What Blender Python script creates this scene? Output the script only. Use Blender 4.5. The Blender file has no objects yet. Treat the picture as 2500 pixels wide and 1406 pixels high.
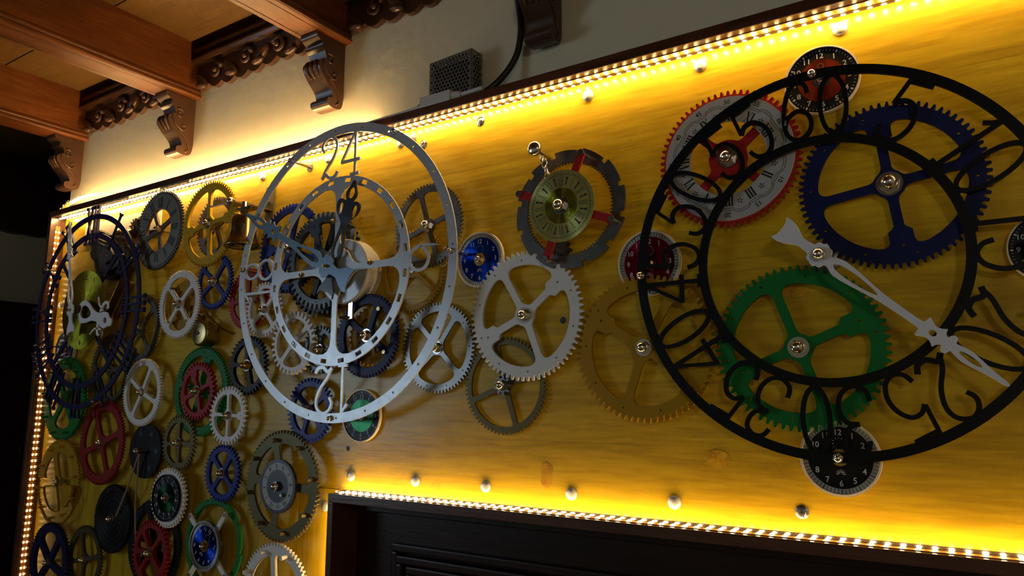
import bpy, bmesh, math, random
import numpy as np
from mathutils import Vector, Matrix
from mathutils.geometry import tessellate_polygon
random.seed(7)
PI = math.pi
SC = bpy.context.scene
COL = SC.collection

# ------------------------------------------------------------------ camera
CZ = 2.15                      # height of the lens above the floor; the board's face is the plane y = 0, one metre away
F = 1733.5                     # focal length in pixels of the 2500 x 1406 frame
def cam_axes(yaw, pitch, roll):
    y, p, r = (math.radians(a) for a in (yaw, pitch, roll))
    f = np.array([-math.sin(y)*math.cos(p), math.cos(y)*math.cos(p), math.sin(p)])
    rt = np.array([math.cos(y), math.sin(y), 0.]); up = np.cross(rt, f)
    return np.array([math.cos(r)*rt+math.sin(r)*up, -math.sin(r)*rt+math.cos(r)*up, f])
M = cam_axes(32.57, 8.99, 0.09)
cam_data = bpy.data.cameras.new('camera'); cam = bpy.data.objects.new('camera', cam_data); COL.objects.link(cam)
cam_data.sensor_width = 36.0; cam_data.lens = F/2500*36.0; cam_data.clip_start = 0.02
cam.matrix_world = Matrix(((M[0][0], M[1][0], -M[2][0], 0), (M[0][1], M[1][1], -M[2][1], -1.0),
                           (M[0][2], M[1][2], -M[2][2], CZ), (0, 0, 0, 1)))
SC.camera = cam

# ------------------------------------------------------------------ world, window daylight, exposure
w = bpy.data.worlds.new('world'); SC.world = w; w.use_nodes = True
w.node_tree.nodes['Background'].inputs[0].default_value = (0.55, 0.7, 1.0, 1)
w.node_tree.nodes['Background'].inputs[1].default_value = 0.3
LED_POWER = 400.0
LED_COL = (1.0, 0.66, 0.28)
WIN_POWER = 14.5
wl = bpy.data.lights.new('window_daylight', 'AREA'); wl.shape = 'RECTANGLE'; wl.size = 1.04; wl.size_y = 0.9
wl.energy = WIN_POWER; wl.color = (0.62, 0.82, 1.0)
wlo = bpy.data.objects.new('window_daylight', wl); COL.objects.link(wlo)
wlo.location = (-2.985, -2.16, CZ+0.12); wlo.rotation_euler = (PI/2, 0, -PI/2)
FILL_POWER = 30.0          # strength of the added fill globe (built further down)
SC.view_settings.view_transform = 'Standard'; SC.view_settings.look = 'None'
SC.view_settings.exposure = 0.0; SC.view_settings.gamma = 1.0; SC.view_settings.use_curve_mapping = False
SC.cycles.use_light_tree = True; SC.cycles.max_bounces = 4; SC.cycles.diffuse_bounces = 2; SC.cycles.glossy_bounces = 3; SC.cycles.transparent_max_bounces = 5; SC.cycles.use_adaptive_sampling = True; SC.cycles.adaptive_threshold = 0.09; SC.cycles.adaptive_min_samples = 20; SC.cycles.sample_clamp_indirect = 4.0
SC.cycles.caustics_reflective = False; SC.cycles.caustics_refractive = False

# ------------------------------------------------------------------ pixels of the photograph -> places
def ray(x, y):
    return np.array([(x-1250)/F, -(y-703)/F, 1.0]) @ M
def at(x, y, h=0.0):           # the point of the plane h in front of the board that pixel (x, y) sees: (x, z) with z from the lens height
    r = ray(x, y); r = r*(1-h)/r[1]; return r[0], r[2]
_t = np.linspace(0, 2*PI, 181)
def circle_at(box, h):         # circle parallel to the board, h in front of it, whose outline fills the pixel box
    L, T, R, B = box
    x, z = at((L+R)/2, (T+B)/2, h); r = (B-T)/2/F
    for _ in range(14):
        P = np.stack([x+r*np.cos(_t), np.full_like(_t, 1-h), z+r*np.sin(_t)], 1) @ M.T
        q = np.stack([1250+F*P[:, 0]/P[:, 2], 703-F*P[:, 1]/P[:, 2]], 1)
        mn, mx = q.min(0), q.max(0); c = (mn+mx)/2
        a = at((L+R)/2, (T+B)/2, h); b = at(c[0], c[1], h)
        x += a[0]-b[0]; z += a[1]-b[1]; r *= (B-T)/(mx[1]-mn[1])
    return x, z, r

# ------------------------------------------------------------------ materials
def lin(c):
    return tuple((v/12.92 if v <= .04045 else ((v+.055)/1.055)**2.4) for v in c)
def hexc(s):
    return lin(tuple(int(s[i:i+2], 16)/255 for i in (0, 2, 4)))
def newmat(name):
    m = bpy.data.materials.new(name); m.use_nodes = True
    nt = m.node_tree; return m, nt, nt.nodes['Principled BSDF']
def paint(name, col, rough=.4, metal=0., var=.12, bump=.0, scale=60, coat=0., aniso=0., spec=.5):
    m, nt, b = newmat(name); N = nt.nodes; Lk = nt.links
    tc = N.new('ShaderNodeTexCoord'); no = N.new('ShaderNodeTexNoise'); no.inputs['Scale'].default_value = scale; no.inputs['Detail'].default_value = 4
    Lk.new(tc.outputs['Object'], no.inputs['Vector'])
    mx = N.new('ShaderNodeMix'); mx.data_type = 'RGBA'
    mx.inputs[6].default_value = tuple(c*(1-var) for c in col)+(1,); mx.inputs[7].default_value = tuple(min(1, c*(1+var)) for c in col)+(1,)
    Lk.new(no.outputs['Fac'], mx.inputs[0]); Lk.new(mx.outputs[2], b.inputs['Base Color'])
    mr = N.new('ShaderNodeMapRange'); mr.inputs['To Min'].default_value = max(.03, rough-.08); mr.inputs['To Max'].default_value = rough+.08
    Lk.new(no.outputs['Fac'], mr.inputs['Value']); Lk.new(mr.outputs[0], b.inputs['Roughness'])
    b.inputs['Metallic'].default_value = metal; b.inputs['Coat Weight'].default_value = coat
    b.inputs['Specular IOR Level'].default_value = spec
    if aniso:
        b.inputs['Anisotropic'].default_value = aniso
        tg = N.new('ShaderNodeTangent'); tg.direction_type = 'RADIAL'; tg.axis = 'Y'; Lk.new(tg.outputs[0], b.inputs['Tangent'])
    if bump:
        bp = N.new('ShaderNodeBump'); bp.inputs['Strength'].default_value = bump; bp.inputs['Distance'].default_value = .002
        Lk.new(no.outputs['Fac'], bp.inputs['Height']); Lk.new(bp.outputs[0], b.inputs['Normal'])
    return m
def wood(name, c1, c2, c3, stretch, rough=.35, bump=.25, ring=26., coat=.0, var=.25, knots=False, spec=.5):
    m, nt, b = newmat(name); N = nt.nodes; Lk = nt.links
    tc = N.new('ShaderNodeTexCoord'); oi = N.new('ShaderNodeObjectInfo')
    off = N.new('ShaderNodeVectorMath'); off.operation = 'MULTIPLY_ADD'
    cb = N.new('ShaderNodeCombineXYZ')
    for i in range(3): Lk.new(oi.outputs['Random'], cb.inputs[i])
    off.inputs[1].default_value = (9, 9, 9); Lk.new(cb.outputs[0], off.inputs[0]); Lk.new(tc.outputs['Object'], off.inputs[2])
    mp = N.new('ShaderNodeMapping'); mp.inputs['Scale'].default_value = stretch; Lk.new(off.outputs[0], mp.inputs['Vector'])
    n1 = N.new('ShaderNodeTexNoise'); n1.inputs['Scale'].default_value = 2.2; n1.inputs['Detail'].default_value = 3; n1.inputs['Distortion'].default_value = .6
    Lk.new(mp.outputs[0], n1.inputs['Vector'])
    mul = N.new('ShaderNodeMath'); mul.operation = 'MULTIPLY'; mul.inputs[1].default_value = ring; Lk.new(n1.outputs['Fac'], mul.inputs[0])
    sn = N.new('ShaderNodeMath'); sn.operation = 'SINE'; Lk.new(mul.outputs[0], sn.inputs[0])
    n2 = N.new('ShaderNodeTexNoise'); n2.inputs['Scale'].default_value = 26; n2.inputs['Detail'].default_value = 5; Lk.new(mp.outputs[0], n2.inputs['Vector'])
    ad = N.new('ShaderNodeMath'); ad.operation = 'MULTIPLY_ADD'; ad.inputs[1].default_value = .16; Lk.new(sn.outputs[0], ad.inputs[0]); Lk.new(n2.outputs['Fac'], ad.inputs[2])
    cr = N.new('ShaderNodeValToRGB'); e = cr.color_ramp.elements
    e[0].position = .25; e[0].color = c1+(1,); e[1].position = .75; e[1].color = c3+(1,)
    e2 = cr.color_ramp.elements.new(.5); e2.color = c2+(1,); Lk.new(ad.outputs[0], cr.inputs[0])
    hv = N.new('ShaderNodeHueSaturation'); Lk.new(cr.outputs[0], hv.inputs['Color'])
    mr = N.new('ShaderNodeMapRange'); mr.inputs['To Min'].default_value = 1-var/2; mr.inputs['To Max'].default_value = 1+var/2
    Lk.new(oi.outputs['Random'], mr.inputs['Value']); Lk.new(mr.outputs[0], hv.inputs['Value'])
    out = hv.outputs[0]
    if knots:
        mk = N.new('ShaderNodeMapping'); mk.inputs['Scale'].default_value = (2.6, 1, 5.5); Lk.new(off.outputs[0], mk.inputs['Vector'])
        vo = N.new('ShaderNodeTexVoronoi'); vo.inputs['Scale'].default_value = 1.0; Lk.new(mk.outputs[0], vo.inputs['Vector'])
        kr = N.new('ShaderNodeMapRange'); kr.inputs['From Min'].default_value = .03; kr.inputs['From Max'].default_value = .075
        kr.inputs['To Min'].default_value = 1; kr.inputs['To Max'].default_value = 0; Lk.new(vo.outputs['Distance'], kr.inputs['Value'])
        km = N.new('ShaderNodeMix'); km.data_type = 'RGBA'; km.inputs[7].default_value = tuple(c*.55 for c in c1)+(1,)
        kf = N.new('ShaderNodeMath'); kf.operation = 'MULTIPLY'; kf.inputs[1].default_value = .55; Lk.new(kr.outputs[0], kf.inputs[0])
        Lk.new(kf.outputs[0], km.inputs[0]); Lk.new(out, km.inputs[6]); out = km.outputs[2]
    Lk.new(out, b.inputs['Base Color']); b.inputs['Roughness'].default_value = rough
    b.inputs['Coat Weight'].default_value = coat; b.inputs['Coat Roughness'].default_value = .16; b.inputs['Specular IOR Level'].default_value = spec
    bp = N.new('ShaderNodeBump'); bp.inputs['Strength'].default_value = bump; bp.inputs['Distance'].default_value = .0015
    Lk.new(n2.outputs['Fac'], bp.inputs['Height']); Lk.new(bp.outputs[0], b.inputs['Normal']); Lk.new(bp.outputs[0], b.inputs['Coat Normal'])
    return m
MT = {}
MT['pine'] = wood('pine_board', (.37, .228, .005), (.465, .30, .008), (.53, .35, .011), (.55, 4, 5.5), rough=.34, bump=.22, ring=20, knots=True, var=.16, spec=.25, coat=.2)
MT['knot'] = wood('pine_knot', (.36, .17, .004), (.46, .25, .007), (.54, .31, .01), (12, 4, 14), rough=.36, bump=.2, ring=16, spec=.28)
MT['pine_up'] = wood('pine_board_upright', (.37, .228, .005), (.465, .30, .008), (.53, .35, .011), (5.5, 4, .55), rough=.36, bump=.22, ring=20, var=.25, spec=.28)
MT['beam'] = wood('beam_wood', (.10, .029, .006), (.135, .040, .009), (.175, .056, .013), (6, .7, 6), rough=.45, bump=.12, ring=18, var=.2, spec=.25)
MT['plank'] = wood('ceiling_plank_wood', (.085, .042, .010), (.108, .055, .013), (.13, .067, .016), (.8, 6, 6), rough=.55, bump=.15, ring=14, var=.3, spec=.25)
MT['dark'] = wood('dark_walnut', (.045, .018, .008), (.065, .026, .012), (.09, .036, .016), (.8, 5, 5), rough=.3, bump=.1, ring=14, coat=.2)
MT['carved'] = paint('carved_walnut', (.058, .026, .014), .32, var=.4, bump=.15, scale=18)
MT['frame'] = wood('frame_wood', (.05, .017, .008), (.07, .024, .011), (.10, .035, .016), (.6, 7, 7), rough=.3, bump=.12, ring=14)
MT['doorwood'] = wood('door_wood', (.014, .005, .003), (.020, .008, .004), (.027, .011, .005), (.8, 6, 6), rough=.36, bump=.12, ring=14, spec=.25)
MT['plaster'] = paint('wall_plaster', (.66, .60, .42), .85, var=.05, bump=.35, scale=38)
MT['greywall'] = paint('grey_plaster', (.42, .42, .36), .9, var=.06, bump=.3, scale=20)
MT['floorwood'] = wood('floor_wood', (.10, .05, .02), (.14, .07, .03), (.18, .09, .04), (.8, 6, 6), rough=.5)
MT['black'] = paint('black_enamel', (.004, .004, .0045), .45, var=.2, spec=.2)
MT['blackgear'] = paint('black_plastic', (.008, .008, .010), .36, var=.2, spec=.2)
MT['slate'] = paint('slate_grey_enamel', (.05, .065, .09), .3, var=.15, spec=.4)
MT['navy'] = paint('navy_enamel', (.014, .011, .055), .4, var=.2, spec=.2)
MT['blue'] = paint('blue_enamel', (.014, .030, .24), .38, var=.15, spec=.22)
MT['bluedk'] = paint('deep_blue_enamel', (.007, .012, .072), .42, var=.15, spec=.18)
MT['green'] = paint('green_enamel', (.007, .165, .028), .45, var=.12, spec=.2)
MT['red'] = paint('red_enamel', (.40, .018, .012), .45, var=.12, spec=.2)
MT['crimson'] = paint('crimson_enamel', (.36, .012, .022), .42, var=.12, spec=.2)
MT['darkred'] = paint('dark_red_enamel', (.24, .010, .007), .45, var=.15, spec=.2)
MT['yellow'] = paint('ochre_enamel', (.58, .34, .002), .45, var=.08, spec=.2)
MT['ochre'] = paint('dark_ochre_enamel', (.33, .17, .001), .45, var=.08, spec=.2)
MT['amber'] = paint('amber_enamel', (.42, .225, .002), .45, var=.08, spec=.2)
MT['white'] = paint('white_enamel', (.78, .76, .74), .4, var=.05)
MT['silver'] = paint('silver_grey_enamel', (.52, .53, .55), .30, metal=.25, var=.04)
MT['steel'] = paint('brushed_steel', (.30, .295, .29), .40, metal=.9, var=.12, aniso=.4)
MT['steeldk'] = paint('dark_steel', (.16, .15, .14), .36, metal=.9, var=.2)
MT['bronze'] = paint('olive_bronze', (.115, .092, .036), .45, metal=.4, var=.12, spec=.3)
MT['bronzedk'] = paint('dark_bronze', (.07, .052, .024), .45, metal=.4, var=.15, spec=.3)
MT['brass'] = paint('polished_brass', (.62, .42, .13), .2, metal=1, var=.08, scale=25)
MT['oldbrass'] = paint('aged_brass', (.33, .25, .11), .28, metal=1, var=.15, scale=25, aniso=.4)
MT['olivedisc'] = paint('yellow_green_brass_foil', (.40, .38, .03), .26, metal=1, var=.06, aniso=.95)
MT['golddial'] = paint('gold_green_dial', (.62, .58, .18), .28, metal=.7, var=.05, aniso=.85)
MT['chrome'] = paint('chrome', (.78, .74, .68), .18, metal=1, var=.05)
MT['mirror'] = paint('polished_steel', (.85, .86, .88), .06, metal=1, var=.02)
MT['cap'] = paint('satin_steel_cap', (.70, .68, .65), .4, metal=.6, var=.06)
MT['nickel'] = paint('nickel', (.55, .52, .48), .22, metal=1, var=.08)
MT['dialwhite'] = paint('white_dial_print', (.40, .40, .39), .5, var=.04)
MT['dialgrey'] = paint('grey_dial_print', (.18, .175, .145), .45, metal=.2, var=.1)
MT['ink'] = paint('black_ink', (.006, .006, .007), .5, var=.1)
MT['whiteink'] = paint('white_ink', (.55, .55, .55), .5, var=.05)
MT['cream'] = paint('cream_bezel', (.72, .63, .48), .35, var=.05)
MT['track'] = paint('silver_track', (.46, .45, .42), .30, metal=.6, var=.1, aniso=.8)
MT['dialblue'] = paint('blue_sunray', (.010, .045, .42), .24, metal=1, var=.05, aniso=.9)
MT['dialcrim'] = paint('crimson_sunray', (.26, .010, .030), .26, metal=1, var=.05, aniso=.9)
MT['dialblack'] = paint('black_dial', (.005, .005, .006), .4, var=.1, spec=.2)
MT['dialred'] = paint('red_sunray', (.33, .035, .012), .3, metal=.9, var=.06, aniso=.85)
MT['dialgreen'] = paint('green_sunray', (.012, .075, .028), .22, metal=.9, var=.06, aniso=.9)
MT['dialviolet'] = paint('violet_black_dial', (.022, .016, .035), .35, var=.1)
MT['handblue'] = paint('blue_grey_enamel', (.15, .23, .31), .3, metal=.3, var=.05)
MT['handdark'] = paint('anthracite_enamel', (.022, .028, .036), .28, var=.1, coat=.3)
MT['handwhite'] = paint('matt_white_enamel', (.78, .78, .82), .5, var=.04)
MT['plastic'] = paint('white_plastic', (.62, .60, .56), .4, var=.04)
MT['cable'] = paint('black_rubber', (.01, .009, .01), .45, var=.2)
MT['psu'] = paint('galvanised_steel', (.24, .23, .20), .4, metal=.8, var=.15)
MT['glue'] = paint('dried_glue', (.55, .47, .38), .5, var=.1, bump=.2)
MT['cord'] = paint('tan_cord', (.35, .24, .12), .7, var=.15)
MT['leather'] = paint('black_cast_iron', (.012, .012, .013), .42, var=.5, bump=.9, scale=30)
MT['copper'] = paint('copper_tube', (.45, .20, .09), .3, metal=1, var=.1)
MT['pcb'] = paint('amber_led_tape', (.55, .24, .05), .4, var=.1)
for nm_, k_ in (('led', 1.0), ('led_door', .50), ('led_left', .06), ('led_loose', 1.0)):
  m, nt, b = newmat(nm_+'_phosphor'); MT[nm_] = m
  b.inputs['Base Color'].default_value = (1, .8, .4, 1); b.inputs['Emission Color'].default_value = LED_COL+(1,); b.inputs['Emission Strength'].default_value = LED_POWER*k_
def clear(name, tint, gl):
    m = bpy.data.materials.new(name); m.use_nodes = True; nt = m.node_tree; nt.nodes.remove(nt.nodes['Principled BSDF'])
    o = nt.nodes['Material Output']; t = nt.nodes.new('ShaderNodeBsdfTransparent'); g = nt.nodes.new('ShaderNodeBsdfGlossy'); x = nt.nodes.new('ShaderNodeMixShader')
    no = nt.nodes.new('ShaderNodeTexNoise'); no.inputs['Scale'].default_value = 90
    r = nt.nodes.new('ShaderNodeMapRange'); r.inputs['To Min'].default_value = gl*.5; r.inputs['To Max'].default_value = gl*1.5
    nt.links.new(no.outputs['Fac'], r.inputs['Value']); nt.links.new(r.outputs[0], x.inputs[0])
    t.inputs[0].default_value = tint+(1,); g.inputs['Roughness'].default_value = .2
    nt.links.new(t.outputs[0], x.inputs[1]); nt.links.new(g.outputs[0], x.inputs[2]); nt.links.new(x.outputs[0], o.inputs['Surface']); return m
MT['sleeve'] = clear('clear_silicone', (.97, .95, .90), .12)
MT['glass'] = clear('window_glass', (.95, .97, 1.0), .06)

# ------------------------------------------------------------------ objects and mesh helpers
def tag(o, label=None, cat=None, group=None, kind=None):
    if label: o['label'] = label
    if cat: o['category'] = cat
    if group: o['group'] = group
    if kind: o['kind'] = kind
    return o
def thing(name, label, cat, x, z, y=0., group=None):
    o = bpy.data.objects.new(name, None); COL.objects.link(o); o.location = (x, y, z+CZ); o.empty_display_size = .02
    return tag(o, label, cat, group)
def link(name, me, mat, parent=None, loc=None, smooth=False):
    if mat is not None:
        me.materials.clear(); me.materials.append(mat)
    if smooth:
        me.polygons.foreach_set('use_smooth', [True]*len(me.polygons))
    o = bpy.data.objects.new(name, me); COL.objects.link(o)
    if parent: o.parent = parent
    if loc: o.location = loc
    return o
def done(bm, name, mat, parent=None, loc=None, smooth=False, fix=True):
    if fix: bmesh.ops.recalc_face_normals(bm, faces=bm.faces[:])
    me = bpy.data.meshes.new(name); bm.to_mesh(me); bm.free()
    return link(name, me, mat, parent, loc, smooth)
def plate(bm, loops, t0, t1):
    """flat plate: loops = outline + holes as (u, v); u right, v up, t0..t1 measured from the board towards the room"""
    pts = []; rng = []
    for lp in loops:
        rng.append((len(pts), len(lp))); pts += lp
    tri = tessellate_polygon([[Vector((p[0], p[1], 0)) for p in lp] for lp in loops])
    A = [bm.verts.new((p[0], -t1, p[1])) for p in pts]; B = [bm.verts.new((p[0], -t0, p[1])) for p in pts]
    for a, b_, c in tri:
        try:
            bm.faces.new((A[a], A[b_], A[c])); bm.faces.new((B[c], B[b_], B[a]))
        except ValueError: pass
    for s, n in rng:
        for i in range(n):
            j = (i+1) % n
            try: bm.faces.new((A[s+i], A[s+j], B[s+j], B[s+i]))
            except ValueError: pass
def circ(r, n=48, cx=0, cy=0, a0=0):
    return [(cx+r*math.cos(a0+2*PI*i/n), cy+r*math.sin(a0+2*PI*i/n)) for i in range(n)]
def rot(pts, a, cx=0, cy=0, s=1.):
    c, q = math.cos(a), math.sin(a); return [(cx+s*(x*c-y*q), cy+s*(x*q+y*c)) for x, y in pts]
def lathe(bm, prof, n=20, cx=0, cz=0):
    """prof: (t, r) pairs, turned about the axis that leaves the board"""
    rings = []
    for t, r in prof:
        if r < 1e-6: rings.append([bm.verts.new((cx, -t, cz))])
        else: rings.append([bm.verts.new((cx+r*math.cos(2*PI*i/n), -t, cz+r*math.sin(2*PI*i/n))) for i in range(n)])
    for a, b_ in zip(rings, rings[1:]):
        for i in range(n):
            j = (i+1) % n
            if len(a) == 1 and len(b_) == 1: continue
            if len(a) == 1: bm.faces.new((a[0], b_[j], b_[i]))
            elif len(b_) == 1: bm.faces.new((a[i], a[j], b_[0]))
            else: bm.faces.new((a[i], a[j], b_[j], b_[i]))
def box(bm, x0, x1, y0, y1, z0, z1, bev=0., zoff=True):
    k = CZ if zoff else 0
    r = bmesh.ops.create_cube(bm, size=1.0)
    for v in r['verts']:
        v.co = Vector(((x0+x1)/2+v.co.x*(x1-x0), (y0+y1)/2+v.co.y*(y1-y0), (z0+z1)/2+k+v.co.z*(z1-z0)))
    if bev:
        es = list({e for v in r['verts'] for e in v.link_edges})
        bmesh.ops.bevel(bm, geom=es, offset=bev, segments=2, affect='EDGES', profile=.6)
def tube(bm, pts, r, n=8, caps=True):
    P = [Vector(p) for p in pts]; rad = r if isinstance(r, (list, tuple)) else [r]*len(P)
    rings = []; up = None
    for i, p in enumerate(P):
        d = (P[min(i+1, len(P)-1)]-P[max(i-1, 0)]).normalized()
        if up is None: up = Vector((0, 0, 1)) if abs(d.z) < .9 else Vector((1, 0, 0))
        s = d.cross(up).normalized(); up = s.cross(d).normalized()
        rings.append([bm.verts.new(p+rad[i]*(math.cos(2*PI*k/n)*s+math.sin(2*PI*k/n)*up)) for k in range(n)])
    for a, b_ in zip(rings, rings[1:]):
        for k in range(n): bm.faces.new((a[k], a[(k+1) % n], b_[(k+1) % n], b_[k]))
    if caps:
        bm.faces.new(rings[0][::-1]); bm.faces.new(rings[-1])
def extr(bm, prof, axis, a0, a1):
    """solid of constant section; axis 'x': prof = (y, z), axis 'y': prof = (x, z); z measured from the lens height"""
    def V(p, a): return (a, p[0], p[1]+CZ) if axis == 'x' else (p[0], a, p[1]+CZ)
    A = [bm.verts.new(V(p, a0)) for p in prof]; B = [bm.verts.new(V(p, a1)) for p in prof]
    for i in range(len(prof)):
        j = (i+1) % len(prof); bm.faces.new((A[i], A[j], B[j], B[i]))
    for a, b_, c in tessellate_polygon([[Vector((p[0], p[1], 0)) for p in prof]]):
        bm.faces.new((A[a], A[b_], A[c])); bm.faces.new((B[c], B[b_], B[a]))
def spline(pts, k=6, closed=False):
    out = []; n = len(pts); m = n if closed else n-1
    for i in range(m):
        p = [pts[(i+d) % n] if closed else pts[max(0, min(n-1, i+d))] for d in (-1, 0, 1, 2)]
        for s in range(k):
            t = s/k; out.append(tuple(.5*((2*p[1][c])+(-p[0][c]+p[2][c])*t+(2*p[0][c]-5*p[1][c]+4*p[2][c]-p[3][c])*t*t+(-p[0][c]+3*p[1][c]-3*p[2][c]+p[3][c])*t**3) for c in range(len(pts[0]))))
    if not closed: out.append(tuple(pts[-1]))
    return out
def ribbon(pts, w):
    """outline of a stroke; w a width or a list of widths"""
    ws = w if isinstance(w, (list, tuple)) else [w]*len(pts); Lf = []; Rt = []
    for i, p in enumerate(pts):
        a = pts[max(0, i-1)]; b_ = pts[min(len(pts)-1, i+1)]; dx, dy = b_[0]-a[0], b_[1]-a[1]; l = math.hypot(dx, dy) or 1
        nx, ny = -dy/l*ws[i]/2, dx/l*ws[i]/2; Lf.append((p[0]+nx, p[1]+ny)); Rt.append((p[0]-nx, p[1]-ny))
    return Lf+Rt[::-1]

# ------------------------------------------------------------------ lettering
_gl = {}
def glyph(s):
    if s not in _gl:
        cu = bpy.data.curves.new('t', 'FONT'); cu.body = s; cu.align_x = 'CENTER'; cu.align_y = 'CENTER'; cu.resolution_u = 3; cu.size = 1; cu.offset = .012
        o = bpy.data.objects.new('t', cu); me = o.to_mesh()
        V = [(v.co.x, v.co.y) for v in me.vertices]; Fc = [tuple(p.vertices) for p in me.polygons]
        o.to_mesh_clear(); bpy.data.objects.remove(o); bpy.data.curves.remove(cu)
        ys = [v[1] for v in V]; xs = [v[0] for v in V]; cy = (min(ys)+max(ys))/2; cx = (min(xs)+max(xs))/2; h = max(ys)-min(ys)
        _gl[s] = ([((x-cx)/h, (y-cy)/h) for x, y in V], Fc)
    return _gl[s]
def letter(bm, s, cx, cy, size, a, t, sx=1.):
    V, Fc = glyph(s); P = rot([(x*sx, y) for x, y in V], a, cx, cy, size)
    vs = [bm.verts.new((p[0], -t, p[1])) for p in P]
    for f in Fc:
        try: bm.faces.new([vs[i] for i in f])
        except ValueError: pass
def flat(bm, poly, t):
    vs = [bm.verts.new((p[0], -t, p[1])) for p in poly]
    for a, b_, c in tessellate_polygon([[Vector((p[0], p[1], 0)) for p in poly]]):
        try: bm.faces.new((vs[a], vs[b_], vs[c]))
        except ValueError: pass
def roman_strokes(s, h, thick, thin):
    """strokes (polygons) of a roman numeral, height h, centred, upright"""
    wd = {'I': .30, 'V': .62, 'X': .62}; tot = sum(wd[c] for c in s)*h; x = -tot/2; out = []
    for c in s:
        wc = wd[c]*h; m = x+wc/2; ser = .16*h
        if c == 'I':
            out.append([(m-thick/2, -h/2), (m+thick/2, -h/2), (m+thick/2, h/2), (m-thick/2, h/2)])
            sx = [m]
            both = (-h/2, h/2)
        elif c == 'V':
            out.append([(m-wc*.34-thick/2, h/2), (m-thick/2, -h/2), (m+thick/2, -h/2), (m-wc*.34+thick/2, h/2)])
            out.append([(m+wc*.34-thin/2, h/2), (m-thin/2, -h/2), (m+thin/2, -h/2), (m+wc*.34+thin/2, h/2)])
            sx = [m-wc*.34, m+wc*.34]; both = (h/2,)
        else:
            out.append([(m-wc*.34-thick/2, h/2), (m+wc*.34-thick/2, -h/2), (m+wc*.34+thick/2, -h/2), (m-wc*.34+thick/2, h/2)])
            out.append([(m+wc*.34-thin/2, h/2), (m-wc*.34-thin/2, -h/2), (m-wc*.34+thin/2, -h/2), (m+wc*.34+thin/2, h/2)])
            sx = [m-wc*.34, m+wc*.34]; both = (-h/2, h/2)
        for q in sx:
            for e in both:
                y0, y1 = (e, e-thin*.8) if e > 0 else (e+thin*.8, e)
                out.append([(q-ser/2-thick*.3, y1), (q+ser/2+thick*.3, y1), (q+ser/2+thick*.3, y0), (q-ser/2-thick*.3, y0)])
        x += wc
    return out
ROMAN = ['XII', 'I', 'II', 'III', 'IIII', 'V', 'VI', 'VII', 'VIII', 'IX', 'X', 'XI']

# ------------------------------------------------------------------ the room
def struct(name, boxes, mat, bev=0.):
    bm = bmesh.new()
    for b_ in boxes: box(bm, *b_, bev)
    return tag(done(bm, name, mat), kind='structure')
WALL = .03
struct('floor', [(-3.1, 2.3, -3.7, 2.1, -CZ-.05, -CZ)], MT['floorwood'])
struct('wall_back', [(-2.24, -1.02, WALL, .3, -CZ, .93), (-1.02, 2.2, WALL, .3, -.177, .93), (.45, 2.2, WALL, .3, -CZ, -.177)], MT['plaster'])
WY0, WY1, WZ0, WZ1 = -2.70, -1.62, -.36, .60
struct('wall_left', [(-3.1, -3., -3.6, WY0, -CZ, .93), (-3.1, -3., WY1, 2.0, -CZ, .93), (-3.1, -3., WY0, WY1, -CZ, WZ0), (-3.1, -3., WY0, WY1, WZ1, .93)], MT['greywall'])
struct('wall_right', [(2.2, 2.3, -3.6, .3, -CZ, .93)], MT['plaster'])
struct('wall_front', [(-3., 2.2, -3.7, -3.6, -CZ, .93)], MT['plaster'])
struct('wall_far', [(-3., -2.24, 2.0, 2.1, -CZ, .93)], MT['greywall'])
struct('wall_return', [(-2.24, -2.14, .3, 2.1, -CZ, .93)], MT['greywall'])
wn = struct('window_1', [(-3.06, -2.99, WY0, WY0+.04, WZ0, WZ1), (-3.06, -2.99, WY1-.04, WY1, WZ0, WZ1), (-3.06, -2.99, WY0, WY1, WZ0, WZ0+.04),
                         (-3.06, -2.99, WY0, WY1, WZ1-.04, WZ1), (-3.06, -2.99, (WY0+WY1)/2-.02, (WY0+WY1)/2+.02, WZ0, WZ1)], MT['plastic'])
for a, b_ in ((WY0+.04, (WY0+WY1)/2-.02), ((WY0+WY1)/2+.02, WY1-.04)):
    bm = bmesh.new(); box(bm, -3.03, -3.026, a, b_, WZ0+.04, WZ1-.04); done(bm, 'pane', MT['glass'], wn)
ceil = struct('ceiling', [(-3.1, 2.3, -3.7, 2.1, .93, 1.0)], MT['plank'])
ys = [WALL, -.0015, -.2015, -.42, -.65, -.9, -1.16, -1.45, -1.8, -2.2, -2.7, -3.2, -3.6]
for i in range(len(ys)-1):
    bm = bmesh.new(); box(bm, -3., 2.2, ys[i+1]+.0015, ys[i]-.0015, .913, .931, .0015); done(bm, 'plank', MT['plank'], ceil)
for a, b_ in ((.03, .22), (.223, .45), (.453, .7), (.703, 1.0), (1.003, 1.4), (1.403, 2.0)):
    bm = bmesh.new(); box(bm, -3., -2.24, a, b_, .913, .931, .0015); done(bm, 'plank', MT['plank'], ceil)

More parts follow.
